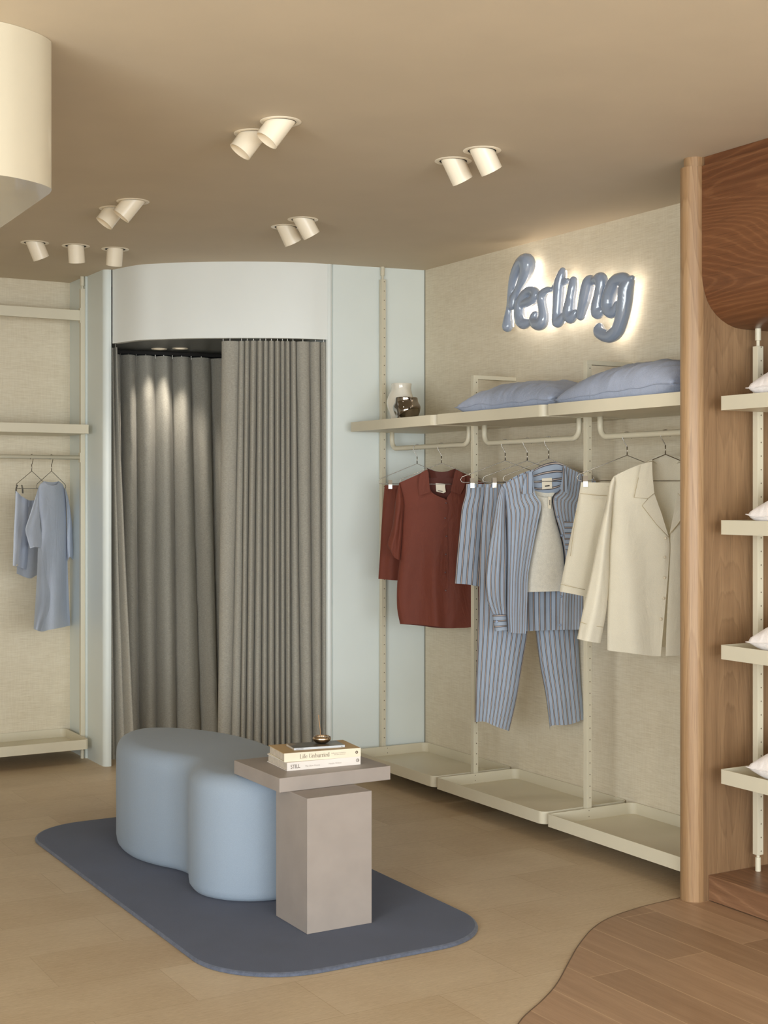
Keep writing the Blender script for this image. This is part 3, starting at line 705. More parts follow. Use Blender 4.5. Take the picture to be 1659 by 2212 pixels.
ring_mark(t, o + e * .2665 + Vector((0, 0, .5495)), e, .0052, .0030, M['text'], False)
t, o, e, f = book('book', 'thin pale grey book with a dark photo cover, top of the stack', (2.163, 4.333), math.atan2(-.032, .182), .186, .098, .5637, .5712, M['cover_grey'], M['cover_grey'], bs, .001, M['cover_photo'])
text_mesh('SLOW LIVING', .0042, M['text'], t, 'lettering', o + e * .008 + Vector((0, 0, .5658)), e, UPZ)
text_mesh('a', .0055, M['text'], t, 'lettering', o + e * .174 + Vector((0, 0, .5660)), e, UPZ, bold=.0004)
bc = (2.292, 4.372, .5714)
o = obj('incense_bowl', lathe(bmesh.new(), [(0, .0015), (.012, 0), (.022, .003), (.0305, .010), (.0335, .017), (.031, .0235), (.0255, .0262), (.0235, .0250), (.024, .0205), (.018, .010), (0, .008)], bc, n=40), M['silver'], None, True)
tag(o, 'small polished silver incense bowl on top of the books', 'bowl')
o = obj('incense_stick', tube(bmesh.new(), [(2.290, 4.374, .581), (2.2875, 4.376, .62), (2.282, 4.378, .671)], .0013, 6), M['stick'], None, True)
tag(o, 'thin brown incense stick standing in the silver bowl', 'incense')

# ------------------------------------------------------------------ vases
def wavy(a, h): return 1 + .06 * math.sin(3 * a + h * 30) + .035 * math.sin(2 * a - h * 46)
H0 = 1.7825
def vase(prof, o, fn, n=48):
    q = [(p.x, p.y) for p in crom([(r, h, 0) for r, h in prof], 8)]; return lathe(bmesh.new(), q, o, n=n, fn=fn)
o = obj('vase', vase([(.002, .001), (.058, .001), (.062, .03), (.058, .06), (.067, .10), (.069, .135), (.060, .175), (.052, .205), (.0525, .232), (.049, .232), (.048, .205), (.054, .172), (.060, .13), (.05, .05), (.001, .012)], (3.655, 6.10, H0), wavy), M['vase'], None, True)
tag(o, 'tall white glazed wavy vase on the shelf end', 'vase')
def dented(a, h): return 1 + .10 * math.sin(3 * a + .6) * math.exp(-((h - .07) / .05) ** 2) + .05 * math.sin(2 * a - h * 60 + 1)
o = obj('vase', vase([(.002, .001), (.048, .001), (.060, .025), (.055, .052), (.066, .082), (.067, .105), (.055, .128), (.053, .148), (.050, .148), (.050, .127), (.060, .1), (.045, .04), (.001, .012)], (3.575, 5.915, H0), dented), M['mirror'], None, True)
tag(o, 'short dented bronze mirrored vase in front of the white vase', 'vase')

# ------------------------------------------------------------------ pillows
def pillow(name, label, c, lx, ly, h, rot, mat, group, seed, droop=0.0, flange=.02, crease=1.0):
    n1, n2 = 46, 60; bm = bmesh.new(); S = {}
    for sgn_ in (1, -1):
        for i in range(n1 + 1):
            for j in range(n2 + 1):
                u = -1 + 2 * i / n1; v = -1 + 2 * j / n2
                pin = 1 - .07 * (1 - abs(u)) * 0 - .05 * (1 - v * v) * abs(u) ** 4; pin2 = 1 - .05 * (1 - u * u) * abs(v) ** 4
                x = u * lx / 2 * pin; y = v * ly / 2 * pin2
                fu = max(0, 1 - abs(u) ** 2.8) ** .5; fv = max(0, 1 - abs(v) ** 2.6) ** .46
                z = h * .5 * fu * fv
                w = noise.noise(Vector((u * 2.2 + seed, v * 2.8, seed * 3))) * .05 + noise.noise(Vector((u * 3 + v * 9 + seed, v * 2.2 - u * 2.5, seed))) * .09 * crease + noise.noise(Vector((u * 4 + v * 16 + seed, v * 3 - u * 4, seed))) * .05 * crease
                rad = noise.noise(Vector((math.atan2(v, u) * 4.5 + seed, seed, 0))) * .07 * crease * (1 - (1 - abs(u)) * (1 - abs(v)))
                z *= 1 + (w + rad) * (1 if sgn_ > 0 else .5)
                edge = (i in (0, n1) or j in (0, n2))
                key = (i, j) if edge else (i, j, sgn_)
                if key in S: continue
                zz = z if sgn_ > 0 else -min(z * 1.1, h * .30) 
                zz -= droop * max(abs(u), abs(v)) ** 3 * h * .2
                zz += .012 * noise.noise(Vector((u * 3, v * 3, seed + 9))) if edge else 0
                S[key] = bm.verts.new((x, y, zz))
    g = lambda i, j, s: S.get((i, j)) or S[(i, j, s)]
    for s in (1, -1):
        for i in range(n1):
            for j in range(n2): bm.faces.new((g(i, j, s), g(i + 1, j, s), g(i + 1, j + 1, s), g(i, j + 1, s)))
    edge = [S[(i, 0)] for i in range(n1 + 1)] + [S[(n1, j)] for j in range(1, n2 + 1)] + [S[(i, n2)] for i in range(n1 - 1, -1, -1)] + [S[(0, j)] for j in range(n2 - 1, 0, -1)]
    R = Matrix.Translation(Vector(c)) @ rot
    ep = [R @ v.co for v in edge]
    for v in bm.verts: v.co = R @ v.co
    t = thing(name, label, 'pillow', c, group)
    obj('pillowcase', bm, mat, t, True)
    obj('piping', tube(bmesh.new(), ep, .0022, 6, closed=True), mat, t, True)
    return t
E3 = lambda x, y, z: Matrix.Rotation(z, 4, 'Z') @ Matrix.Rotation(y, 4, 'Y') @ Matrix.Rotation(x, 4, 'X')
bp_ = 'blue pillows on the wall shelves'
pillow('pillow', 'plump blue pillow fully in view on the wall shelf', (3.715, 5.015, 1.862), .42, .69, .18, E3(.0, -.0, .03), M['pillow'], bp_, 1.3, .3)
pillow('pillow', 'plump blue pillow half hidden by the oak column', (3.712, 4.255, 1.866), .42, .74, .21, E3(-.03, -.0, -.03), M['pillow'], bp_, 4.7, .3)
wp = 'white pillows in the niche'
for i, (z, lab, tl) in enumerate(((1.80, 'white pillow on the topmost niche shelf', .10), (1.36, 'white pillow on the second niche shelf from the top', .06), (.925, 'white pillow on the third niche shelf from the top', .06), (.49, 'white pillow on the lowest niche shelf', .0))):
    pillow('pillow', lab, (3.72, 3.205, z + .036), .42, .66, .19, E3(0, 0, .02), M['wpillow'], wp, 8.1 + i * 2.3, .4)

# ------------------------------------------------------------------ the sign
ZS = Z(1000, 500, 3.687)
KR = 6.85 / F / 3.687 * 1.2
letters = {
 'R': [[(355, 757, 38), (358, 720, 34), (363, 660, 26), (372, 590, 22), (383, 500, 26), (402, 400, 34), (435, 310, 42), (480, 245, 50), (512, 242, 54), (515, 290, 50), (495, 350, 42), (462, 420, 30), (430, 485, 27), (408, 540, 34), (400, 585, 37)]],
 'e': [[(470, 580, 28), (520, 565, 34), (565, 540, 34), (583, 500, 32), (560, 472, 30), (520, 478, 32), (485, 520, 36), (458, 580, 38), (452, 640, 39), (458, 695, 42), (482, 732, 40), (515, 728, 28), (532, 715, 18)]],
 's': [[(702, 463, 17), (668, 470, 26), (637, 500, 32), (628, 550, 32), (636, 610, 33), (643, 670, 35), (630, 725, 42), (595, 738, 42), (565, 712, 34), (570, 672, 28), (580, 655, 20)]],
 't': [[(794, 310, 20), (784, 350, 30), (768, 420, 38), (762, 500, 38), (755, 600, 35), (750, 680, 35), (754, 722, 37), (780, 705, 28), (800, 668, 20)], [(720, 442, 14), (755, 415, 22), (810, 402, 24), (832, 392, 18)]],
 'i': [[(880, 388, 25), (873, 450, 31), (860, 530, 33), (850, 600, 40), (843, 655, 42), (858, 688, 38), (885, 665, 28), (900, 640, 18)]],
 'n': [[(938, 676, 27), (950, 620, 33), (970, 540, 40), (990, 450, 42), (1010, 395, 38), (1040, 395, 26), (1070, 385, 36), (1100, 380, 42), (1103, 430, 40), (1088, 520, 38), (1072, 600, 42), (1072, 648, 40), (1098, 640, 28), (1112, 625, 18)]],
 'g': [[(1345, 372, 18), (1318, 385, 26), (1278, 378, 40), (1225, 395, 44), (1190, 450, 44), (1162, 530, 44), (1155, 600, 44), (1180, 645, 38), (1212, 630, 30), (1232, 580, 24)], [(1350, 368, 16), (1325, 400, 34), (1300, 460, 48), (1292, 540, 48), (1282, 620, 46), (1262, 710, 44), (1230, 790, 44), (1180, 832, 42), (1125, 825, 42), (1088, 795, 40), (1088, 765, 30)]]}
t = thing('wall_sign', 'glossy blue grey script sign reading Resting, glowing on the grasscloth wall', 'sign', (XW, 5.02, 2.35))
XS = 3.872
for L, strokes in letters.items():
    bm = bmesh.new(); gl = bmesh.new()
    for k, s in enumerate(strokes):
        px = ZS(*[(u, v) for u, v, r in s])
        w = [onx(*p, XS + (.006 if k else 0)) for p in px]; rr = [r * KR for _, _, r in s]
        c4 = crom([(p.x, p.y, p.z) for p in w], 7); c1 = [p.x for p in crom([(r, 0, 0) for r in rr], 7)]
        for p, r in zip(c4, c1): bmesh.ops.create_icosphere(bm, subdivisions=2, radius=r, matrix=Matrix.Translation(p))
        tube(gl, [(XS + r + .004, p.y, p.z) for p, r in zip(c4, c1)], .0045, 6)
    me = bpy.data.meshes.new('t'); bm.to_mesh(me); bm.free(); to = bpy.data.objects.new('t', me); C.objects.link(to)
    rm = to.modifiers.new('r', 'REMESH'); rm.mode = 'VOXEL'; rm.voxel_size = .0032
    sm = to.modifiers.new('s', 'SMOOTH'); sm.factor = .6; sm.iterations = 4
    dg = bpy.context.evaluated_depsgraph_get(); m2 = bpy.data.meshes.new_from_object(to.evaluated_get(dg)); bpy.data.objects.remove(to)
    lo = obj('letter', m2, M['sign'], t, True)
    obj('backlight', gl, M['glow'], lo, True)

# ------------------------------------------------------------------ hangers
def circ(c, r, a0, a1, n, d): return [(c[0] + d.x * r * math.cos(a0 + (a1 - a0) * i / n), c[1] + d.y * r * math.cos(a0 + (a1 - a0) * i / n), c[2] + r * math.sin(a0 + (a1 - a0) * i / n)) for i in range(n + 1)]
def hanger(pl, xr, yr, zr, za, half, zb, label, group, clips=None, clipc=None, s=-1):
    """rod centre (xr,yr,zr); neck foot at za; triangle half width; bar at zb"""
    t = thing('clothes_hanger', label, 'hanger', (xr, yr, za), group); d = pl.d; R = .0125 + .0045
    hook = circ((xr, yr, zr - .0052), .0195, *((-.12 * PI, 1.17 * PI) if s < 0 else (1.12 * PI, -.17 * PI)), 18, d)
    x0, y0, z0 = hook[-1]
    cz = za
    def q(u, z): return (xr + d.x * u, yr + d.y * u, z)
    hk = hook + [q(s * .0150, zr - .0215), q(s * .007, zr - .034), q(s * .001, zr - .044), q(0, zr - .052), q(0, za + .008), q(0, za)]
    obj('hook', tube(bmesh.new(), hk, .0017, 8), M['chrome'], t, True)
    obj('neck_sleeve', tube(bmesh.new(), [q(0, za + .002), q(0, za + .036)], .0026, 8), M['clip'], t, True)
    zc_ = zb
    tri = [q(0, za), q(-half + .006, zb + .024), q(-half, zb + .012), q(-half + .004, zb + .002), q(-half + .014, zb), q(half - .014, zb), q(half - .004, zb + .002), q(half, zb + .012), q(half - .006, zb + .024)]
    obj('wire_frame', tube(bmesh.new(), tri, .0016, 8, closed=True), M['chrome'], t, True)
    if clips:
        for u in clips:
            c = Vector(q(u, zb)); n = pl.n
            bm = bmesh.new()
            for sgn_ in (1, -1):
                vs = []
                for w, z, k in ((-.0095, .019, .0125), (.0095, .019, .0125), (.0095, -.004, .0175), (-.0095, -.004, .0175), (.0095, -.026, .0185), (-.0095, -.026, .0185)):
                    vs.append(c + d * w + n * (k * sgn_) + Vector((0, 0, z)))
                a = [bm.verts.new(v) for v in vs]; o2 = [bm.verts.new(v + n * .0012 * sgn_) for v in vs]
                for f_ in ((0, 1, 2, 3), (3, 2, 4, 5)): bm.faces.new([a[i] for i in f_]); bm.faces.new([o2[i] for i in f_][::-1])
                for i, j in ((0, 1), (1, 2), (2, 4), (4, 5), (5, 3), (3, 0)): bm.faces.new((a[i], a[j], o2[j], o2[i]))
            tube(bm, [c + d * -.007, c + d * .007], .0033, 8)
            obj('clip', bm, M['clip'], t)
    return t
# ------------------------------------------------------------------ cloth
def pad(p): return [Vector((x, y, 0)) for x, y in p]
def smooth_px(p, n=6): return [(v.x, v.y) for v in crom(pad(p), n)] if len(p) > 2 else p
class Cloth:
    def __init__(s, pl): s.pl = pl; s.bm = bmesh.new(); s.uv = s.bm.loops.layers.uv.new('UVMap')
    def sheet(s, L, R, disp, T=(), B=(), nu=26, nv=46, w=None, u0=0.0, curved=True, h=None):
        """a Coons patch between edge L and edge R (picture measurements, top to bottom) laid on the hanging plane; disp(u,v) metres towards the viewer"""
        top = [L[0], *T, R[0]]; bot = [L[-1], *B, R[-1]]
        rs = lambda p, n: resample(pad(smooth_px(p) if curved else p), n)
        l, r, t, b = rs(L, nv), rs(R, nv), rs(top, nu), rs(bot, nu); G = []
        A0 = s.pl.at(*L[0]); W = w or max((s.pl.at(*L[len(L) // 2]) - s.pl.at(*R[len(R) // 2])).length, .02); Hh = h or (s.pl.at(*L[0]) - s.pl.at(*L[-1])).length
        for j in range(nv + 1):
            v = j / nv; row = []
            for i in range(nu + 1):
                u = i / nu
                p = l[j].lerp(r[j], u) + t[i].lerp(b[i], v) - (t[0].lerp(t[-1], u).lerp(b[0].lerp(b[-1], u), v))
                q = s.pl.at(p.x, p.y, disp(u, v)); row.append((s.bm.verts.new(q), (u0 + u * W, v * Hh)))
            G.append(row)
        for a, c in zip(G, G[1:]):
            for i in range(nu):
                f = s.bm.faces.new((a[i][0], a[i + 1][0], c[i + 1][0], c[i][0]))
                for lp, q in zip(f.loops, (a[i], a[i + 1], c[i + 1], c[i])): lp[s.uv].uv = q[1]
        return s
    def flat(s, poly, off, curved=False, scale=1.0, fold=0.0, res=.008):
        """a small flat cloth piece (collar, label) from its outline, slightly thick"""
        P = smooth_px(poly + [poly[0]])[:-1] if curved else poly
        Q = [s.pl.at(*p, off) for p in P]; c = sum(Q, Vector()) / len(Q)
        for k, th in ((0, 0), (1, -.0014)):
            vs = [s.bm.verts.new(q + s.pl.n * (th + fold * (q - c).dot(s.pl.d))) for q in Q]
            f = s.bm.faces.new(vs if k == 0 else vs[::-1])
            for lp in f.loops: d = lp.vert.co - Q[0]; lp[s.uv].uv = (d.dot(s.pl.d), -d.z)
            if k == 0: first = vs
        n = len(Q)
        for i in range(n):
            f = s.bm.faces.new((first[i], first[(i + 1) % n], vs[(i + 1) % n], vs[i]))
            for lp in f.loops: d = lp.vert.co - Q[0]; lp[s.uv].uv = (d.dot(s.pl.d), -d.z)
        return s
    def done(s, name, mat, parent, smooth=True):
        bm = s.bm; me = bpy.data.meshes.new(name); bm.to_mesh(me); bm.free(); return obj(name, me, mat, parent, smooth)
def bell(u, p=.6): return math.sin(PI * min(1, max(0, u))) ** p
def half_l(u, p=.6): return math.sin(PI / 2 * u) ** p
def half_r(u, p=.6): return math.cos(PI / 2 * u) ** p if u < 1 else 0
def nz(u, v, k, s): return noise.noise(Vector((u * k + s, v * k * .45, s * 2.3)))
def folds(u, v, seed, a=.008, n=3.0): return a * sstep(.05, .5, v) * (math.sin(2 * PI * (n * u + .25 * v + seed)) * .6 + nz(u, v, 5, seed))
def drape(amp, seed, prof=bell, top=.3, fa=.008, fn=3.0, p=.6, back=False):
    sg = -1 if back else 1
    return lambda u, v: sg * amp * prof(u, p) * (top + (1 - top) * sstep(0, .25, v)) + (folds(u, v, seed, fa, fn) * bell(u, .5))
def buttons(pl, pts, off, mat, parent, r=.0055):
    for p in pts:
        c = pl.at(*p, off); obj('button', lathe(bmesh.new(), [(0, .0022), (r * .55, .0018), (r * .8, .0026), (r, .0012), (r, -.001)], c, pl.n, 14), mat, parent, True)
def sq(pts, c, k): return [(c + (x - c) * k if x > c else x, y) for x, y in pts]
def mir(pts, cx): return [(2 * cx - x, y) for x, y in pts]
def label_tag(pl, poly, off, parent, ink=None):
    c = Cloth(pl); c.flat(poly, off, fold=0); lo = c.done('label', M['label'], parent, False)
    if ink: d = Cloth(pl); d.flat(ink, off + .0006); d.done('label_print', M['ink'], lo, False)

# --- rust red set
ZA = Z(780, 930, 4.608)
def pants(name, label, cat, group, pl, Lo, Li, cx, mat, waist_v, zz, nwaist=9, amp=.03, Ro=None, Ri=None, seed=.3, fa=.006, top=None, Bl=(), Br=(), matw=None):
    """two legs; Lo = outer edge, Li = inner edge from the waist centre down (detail-view coordinates)"""
    x = zz.ox + cx / zz.sc
    c = Cloth(pl); Ro = Ro or mir(Lo, cx); Ri = Ri or mir(Li, cx)
    gather = lambda u, v, s: .004 * math.sin(2 * PI * (nwaist * u + s)) * (1 - sstep(.0, .35, v))
    W = None
    for bk in (0, 1):
        sg = -1 if bk else 1
        f1 = lambda u, v: sg * amp * bell(u, .5) * (.35 + .65 * sstep(0, .2, v)) + gather(u, v, seed) + folds(u, v, seed, fa, 2.2) * bell(u, .5)
        f2 = lambda u, v: sg * amp * bell(u, .5) * (.35 + .65 * sstep(0, .2, v)) + gather(u, v, seed + .4) + folds(u, v, seed + .7, fa, 2.2) * bell(u, .5)
        c.sheet(zz(*Lo), zz(*Li), f1, nu=30, nv=50, B=zz(*Bl)); c.sheet(zz(*Ri), zz(*Ro), f2, nu=30, nv=50, B=zz(*Br))
    root = thing(name, label, cat, pl.at(*zz((cx, waist_v))[0]), group)
    c.done('legs', mat, root)
    c = Cloth(pl); hgt = 34 / 4.608 * zz.sc
    for bk in (0, 1):
        sg = -1 if bk else 1
        wf = lambda u, v: sg * (.014 + .002 * math.sin(2 * PI * nwaist * 2 * u)) * bell(u, .3) + (.002 * sg)
        c.sheet(zz(Lo[0], (Lo[0][0] - 2, Lo[0][1] + hgt)), zz(Ro[0], (Ro[0][0] + 2, Ro[0][1] + hgt)), wf, nu=60, nv=5, curved=False)
    c.done('waistband', matw or mat, root)
    return root
hg = 'wire hangers with clips'; gg = 'garments on the wall rails'
RX, RZ = 3.71, 1.692
TURN = math.radians(28)
ypl = {}
def rail_plane(px): p = onx(px, 955, RX); return Pl(RX, p.y)
def hang(pl, apex, tip, bar_v, zz, label, clips=None, half=None):
    a = pl.at(*zz(apex)[0]); tp = pl.at(*zz(tip)[0]); zb = pl.at(*zz((apex[0], bar_v))[0]).z
    hx = (a - tp).dot(pl.d) if half is None else half
    rx = a.x; ry = a.y
    cl = None
    if clips: cl = [(pl.at(*zz(c)[0]) - a).dot(pl.d) for c in clips]; cl = cl + [-v for v in cl]
    return hanger(pl, a.x, a.y, RZ, a.z, abs(hx), zb, label, hg if clips else 'plain wire hangers', cl)
pl = Pl(RX, 6.034, -TURN)
hang(pl, (557, 330), (175, 520), 530, ZA, 'clip hanger holding the rust red shorts', [(290, 530)])
pants('shorts', 'rust red satin shorts clipped to a hanger behind the red shirt', 'shorts', gg, pl,
      [(235, 545), (226, 640), (206, 900), (190, 1200), (172, 1476)], [(557, 545), (557, 800), (557, 1060), (550, 1250), (540, 1490)], 557, M['red'], 545, ZA, Bl=[(355, 1492)])
pl = Pl(RX, 5.82, -TURN)
hang(pl, (800, 325), (385, 530), 533, ZA, 'wire hanger inside the rust red shirt')
root = thing('shirt', 'rust red short sleeved satin shirt with open collar on a hanger', 'shirt', pl.at(*ZA((800, 380))[0]), gg)
bL = [(380, 520), (392, 640), (404, 900), (388, 1250), (366, 1450), (356, 1600), (360, 1780), (388, 1926)]
c = Cloth(pl)
c.sheet(ZA(*bL), ZA((655, 398), (690, 590), (762, 652), (858, 705), (862, 900), (870, 1400), (876, 1966)), lambda u, v: .05 * half_l(u, .55) * (.35 + .65 * sstep(0, .22, v)) + .013 * sstep(.15, .8, v) * math.sin(2 * PI * (1.3 * u + .2 * v + .1)) * bell(u) + .012 * sstep(.35, 1, v) * math.exp(-((u - .62 - .14 * v) / .1) ** 2), B=ZA((560, 1930), (700, 1946)), nv=60, nu=34)
c.done('front_panel', M['red'], root)
c = Cloth(pl)
c.sheet(ZA((945, 388), (905, 590), (850, 690), (858, 900), (862, 1400), (866, 1966)), ZA(*mir(bL, 800)), lambda u, v: .048 * half_r(u, .55) * (.35 + .65 * sstep(0, .22, v)) + folds(u, v, .8, .008, 1.5) * bell(u), B=ZA((1060, 1962)), nv=60, nu=34)
c.done('front_panel', M['red'], root)
c = Cloth(pl)
c.sheet(ZA(*bL), ZA(*mir(bL, 800)), drape(.035, .2, back=True), T=ZA((560, 440), (660, 392), (740, 405), (800, 412), (860, 405), (940, 385), (1040, 440)), B=ZA((560, 1940), (800, 1968), (1040, 1960)), nu=40)
c.done('back_panel', M['redin'], root)
SL, SI = [(380, 520), (352, 640), (330, 800), (308, 970), (262, 1130), (290, 1190)], [(392, 560), (432, 720), (418, 900), (405, 1100), (396, 1200), (388, 1292)]
for k in (0, 1):
    a, e = (SL, SI) if k == 0 else (sq(mir(SI, 800), 1240, .5), sq(mir(SL, 800), 1240, .5)); c = Cloth(pl)
    c.sheet(ZA(*a), ZA(*e), lambda u, v: .012 + .028 * bell(u, .5) * sstep(-.1, .3, v) + folds(u, v, .4 + k, .006, 1.6) * bell(u), B=ZA((330, 1262)) if k == 0 else ZA((1255, 1262)), nu=18, nv=30)
    c.sheet(ZA(*a), ZA(*e), lambda u, v: .010 - .025 * bell(u, .5), B=ZA((330, 1255)) if k == 0 else ZA((1255, 1255)), nu=12, nv=20)
    c.done('sleeve', M['red'], root)
for poly in ([(654, 388), (604, 414), (575, 470), (570, 560), (580, 650), (690, 612), (676, 500), (672, 420)], [(945, 390), (998, 414), (1036, 470), (1030, 560), (990, 636), (890, 602), (915, 500), (930, 420)]):
    c = Cloth(pl); c.flat(ZA(*poly), .047, fold=.0); c.done('collar', M['red'], root, False)
c = Cloth(pl); c.sheet(ZA((657, 376), (668, 420), (680, 470)), ZA((942, 376), (930, 420), (918, 470)), lambda u, v: -.035 * bell(u, .5) + .02, T=ZA((730, 402), (800, 412), (870, 402)), B=ZA((740, 470), (800, 478), (860, 470)), nu=24, nv=6); c.done('collar_stand', M['redin'], root)
buttons(pl, ZA((846, 722), (836, 872), (848, 1052), (842, 1232), (838, 1412), (842, 1592)), .058, M['button_red'], root, .0045)
label_tag(pl, ZA((742, 524), (838, 530), (836, 560), (843, 612), (820, 624), (748, 606)), .0, root, ZA((765, 596), (812, 602), (811, 609), (764, 603)))

# --- striped set
pl = Pl(RX, 5.276, -TURN)
hang(pl, (1435, 300), (990, 490), 515, ZA, 'clip hanger holding the striped shorts', [(1105, 515)])
pants('shorts', 'blue striped shorts with a gathered waist clipped to a hanger', 'shorts', gg, pl,
      [(1045, 532), (1036, 640), (1000, 780), (978, 1000), (952, 1270), (932, 1522)], [(1435, 536), (1435, 800), (1425, 1080), (1410, 1300), (1395, 1560)], 1435, M['stripe_v'], 540, ZA, Bl=[(1060, 1532), (1180, 1552)])
ZB = Z(960, 960, 3.3528)
pl = Pl(RX, 5.103, -TURN)
hang(pl, (600, 118), (278, 255), 272, ZB, 'clip hanger holding the long striped trousers', [(360, 272)])
pants('trousers', 'long blue striped pyjama trousers clipped behind the striped shirt', 'trousers', gg, pl,
      [(290, 288), (284, 400), (264, 600), (252, 900), (246, 1150), (240, 1400), (229, 1700), (220, 2012)],
      [(600, 290), (612, 600), (622, 1040), (606, 1330), (568, 1570), (522, 1850), (470, 2076)], 600, M['stripe_v'], 290, ZB,
      Ro=[(925, 288), (925, 400), (932, 600), (945, 900), (955, 1150), (968, 1400), (985, 1700), (1010, 1992)],
      Ri=[(600, 290), (612, 600), (622, 1040), (658, 1340), (692, 1600), (735, 1830), (765, 2072)], amp=.045, Bl=[(290, 2008), (380, 2046)], Br=[(778, 2036), (900, 2030)])
pl = Pl(RX, 4.941, -TURN)
hang(pl, (755, 104), (425, 262), 268, ZB, 'wire hanger inside the striped shirt')
root = thing('shirt', 'blue striped long sleeved pyjama shirt hanging open', 'shirt', pl.at(*ZB((755, 140))[0]), gg)
bL = [(412, 296), (440, 420), (452, 700), (452, 1000), (450, 1200), (456, 1356)]; bR = [(1098, 262), (1075, 420), (1062, 700), (1060, 1000), (1062, 1200), (1060, 1340)]
c = Cloth(pl)
c.sheet(ZB(*bL), ZB((640, 186), (656, 350), (700, 432), (678, 560), (640, 750), (606, 950), (600, 1120), (590, 1370)), lambda u, v: .052 * half_l(u, .5) * (.35 + .65 * sstep(0, .2, v)) + .010 * sstep(.15, .6, v) * math.sin(2 * PI * (1.8 * u - .2 * v + .2)) * bell(u), B=ZB((520, 1368)), nu=34, nv=60)
c.done('front_panel', M['stripe_v'], root)
c = Cloth(pl)
c.sheet(ZB((858, 150), (838, 330), (788, 385), (800, 500), (835, 620), (868, 760), (872, 900), (838, 1090), (830, 1344)), ZB(*bR), lambda u, v: .050 * half_r(u, .5) * (.35 + .65 * sstep(0, .2, v)) + .008 * sstep(.15, .6, v) * math.sin(2 * PI * (1.5 * u + .1)) * bell(u), nu=34, nv=60)
c.done('front_panel', M['stripe_v'], root)
c = Cloth(pl)
c.sheet(ZB(*bL), ZB(*bR), drape(.04, .5, back=True, fa=.012, fn=4), T=ZB((520, 228), (640, 182), (690, 190), (755, 200), (820, 180), (860, 150), (980, 215)), B=ZB((600, 1352), (830, 1344)), nu=40, u0=.007)
c.done('back_panel', M['stripe_v'], root)
c = Cloth(pl); c.sheet(ZB((644, 184), (636, 230), (640, 300), (655, 352)), ZB((862, 142), (862, 220), (850, 290), (830, 340)), lambda u, v: -.007 - .012 * v, T=ZB((700, 152), (760, 132), (815, 126)), B=ZB((690, 372), (760, 376), (800, 364)), nu=26, nv=20); c.done('back_yoke', M['stripe_h'], root)
SL, SI = [(412, 296), (382, 390), (358, 520), (328, 700), (305, 880), (298, 1000), (312, 1130), (350, 1232)], [(440, 330), (441, 500), (450, 760), (447, 1000), (446, 1120), (448, 1232)]
for k in (0, 1):
    a, e = (SL, SI) if k == 0 else (sq(mir(SI, 757), 1102, .22), sq(mir(SL, 757), 1102, .22)); c = Cloth(pl)
    c.sheet(ZB(*a), ZB(*e), lambda u, v: .014 + .034 * bell(u, .5) * sstep(-.1, .25, v) * (1 - .45 * sstep(.85, 1, v)) + .007 * sstep(.2, .7, v) * math.sin(2 * PI * (1.7 * u + .5 * v)) * bell(u) + .003 * sstep(.85, 1, v) * math.sin(2 * PI * 7 * u), nu=26, nv=44)
    c.sheet(ZB(*a), ZB(*e), lambda u, v: .010 - .025 * bell(u, .5), nu=12, nv=24)
    c.done('sleeve', M['stripe_v'], root)
    cf = [(345, 1236), (356, 1290), (366, 1354)], [(446, 1231), (450, 1290), (456, 1344)]
    a, e = cf if k == 0 else (sq(mir(cf[1], 757), 1102, .22), sq(mir(cf[0], 757), 1102, .22)); c = Cloth(pl)
    c.sheet(ZB(*a), ZB(*e), lambda u, v: .016 + .030 * bell(u, .4), nu=14, nv=10); c.sheet(ZB(*a), ZB(*e), lambda u, v: .012 - .015 * bell(u, .4), nu=10, nv=6); c.done('cuff', M['stripe_h'], root)
buttons(pl, ZB((378, 1284)), .050, M['button_blue'], root, .006)
for poly in ([(636, 194), (606, 204), (586, 250), (552, 362), (644, 352), (634, 270), (640, 200)], [(858, 160), (874, 178), (884, 230), (894, 356), (836, 322), (852, 250), (858, 190)]):
    c = Cloth(pl); c.flat(ZB(*poly), .050); c.done('collar', M['stripe_v'], root, False)
c = Cloth(pl); c.flat(ZB((868, 556), (985, 566), (980, 770), (876, 762)), .056); c.done('chest_pocket', M['stripe_h'], root, False)
buttons(pl, ZB((822, 524), (806, 398), (850, 660), (846, 1102), (838, 1308)), .056, M['button_blue'], root)
label_tag(pl, ZB((706, 246), (778, 242), (780, 320), (708, 326)), -.008, root, ZB((728, 298), (762, 294), (762, 303), (728, 307)))
# the vest inside the striped shirt
root = thing('tank_top', 'heather grey tank top hanging inside the open striped shirt', 'tank top', pl.at(*ZB((730, 380))[0]), gg)
c = Cloth(pl)
c.sheet(ZB((644, 332), (690, 420), (690, 520), (650, 700), (614, 900), (596, 1070)), ZB((800, 350), (778, 400), (800, 520), (842, 680), (862, 800), (872, 1062)), lambda u, v: .012 + .020 * bell(u, .6) * sstep(-.1, .3, v) + .003 * nz(u, v, 4, 2), T=ZB((680, 372), (730, 384), (775, 378)), B=ZB((720, 1066)), nu=24, nv=40)
c.sheet(ZB((644, 332), (690, 420), (690, 520), (650, 700), (614, 900), (596, 1066)), ZB((800, 350), (778, 400), (800, 520), (842, 680), (862, 800), (872, 1058)), lambda u, v: .008 - .02 * bell(u, .6), T=ZB((690, 345), (740, 352), (775, 350)), nu=14, nv=20)
c.done('knit_body', M['tank'], root)
label_tag(pl, ZB((752, 378), (772, 380), (772, 466), (752, 464)), .034, root, ZB((761, 402), (766, 402), (766, 440), (761, 440)))

M['seam'] = plain('cream_seam_shadow', (186, 170, 136), .9)  # darker stitch lines, also standing in for shadow along the collar edges
def seam(pl, pts, off, parent): obj('edge_seam', tube(bmesh.new(), [pl.at(*p, off) for p in pts], .0011, 6), M['seam'], parent, True)
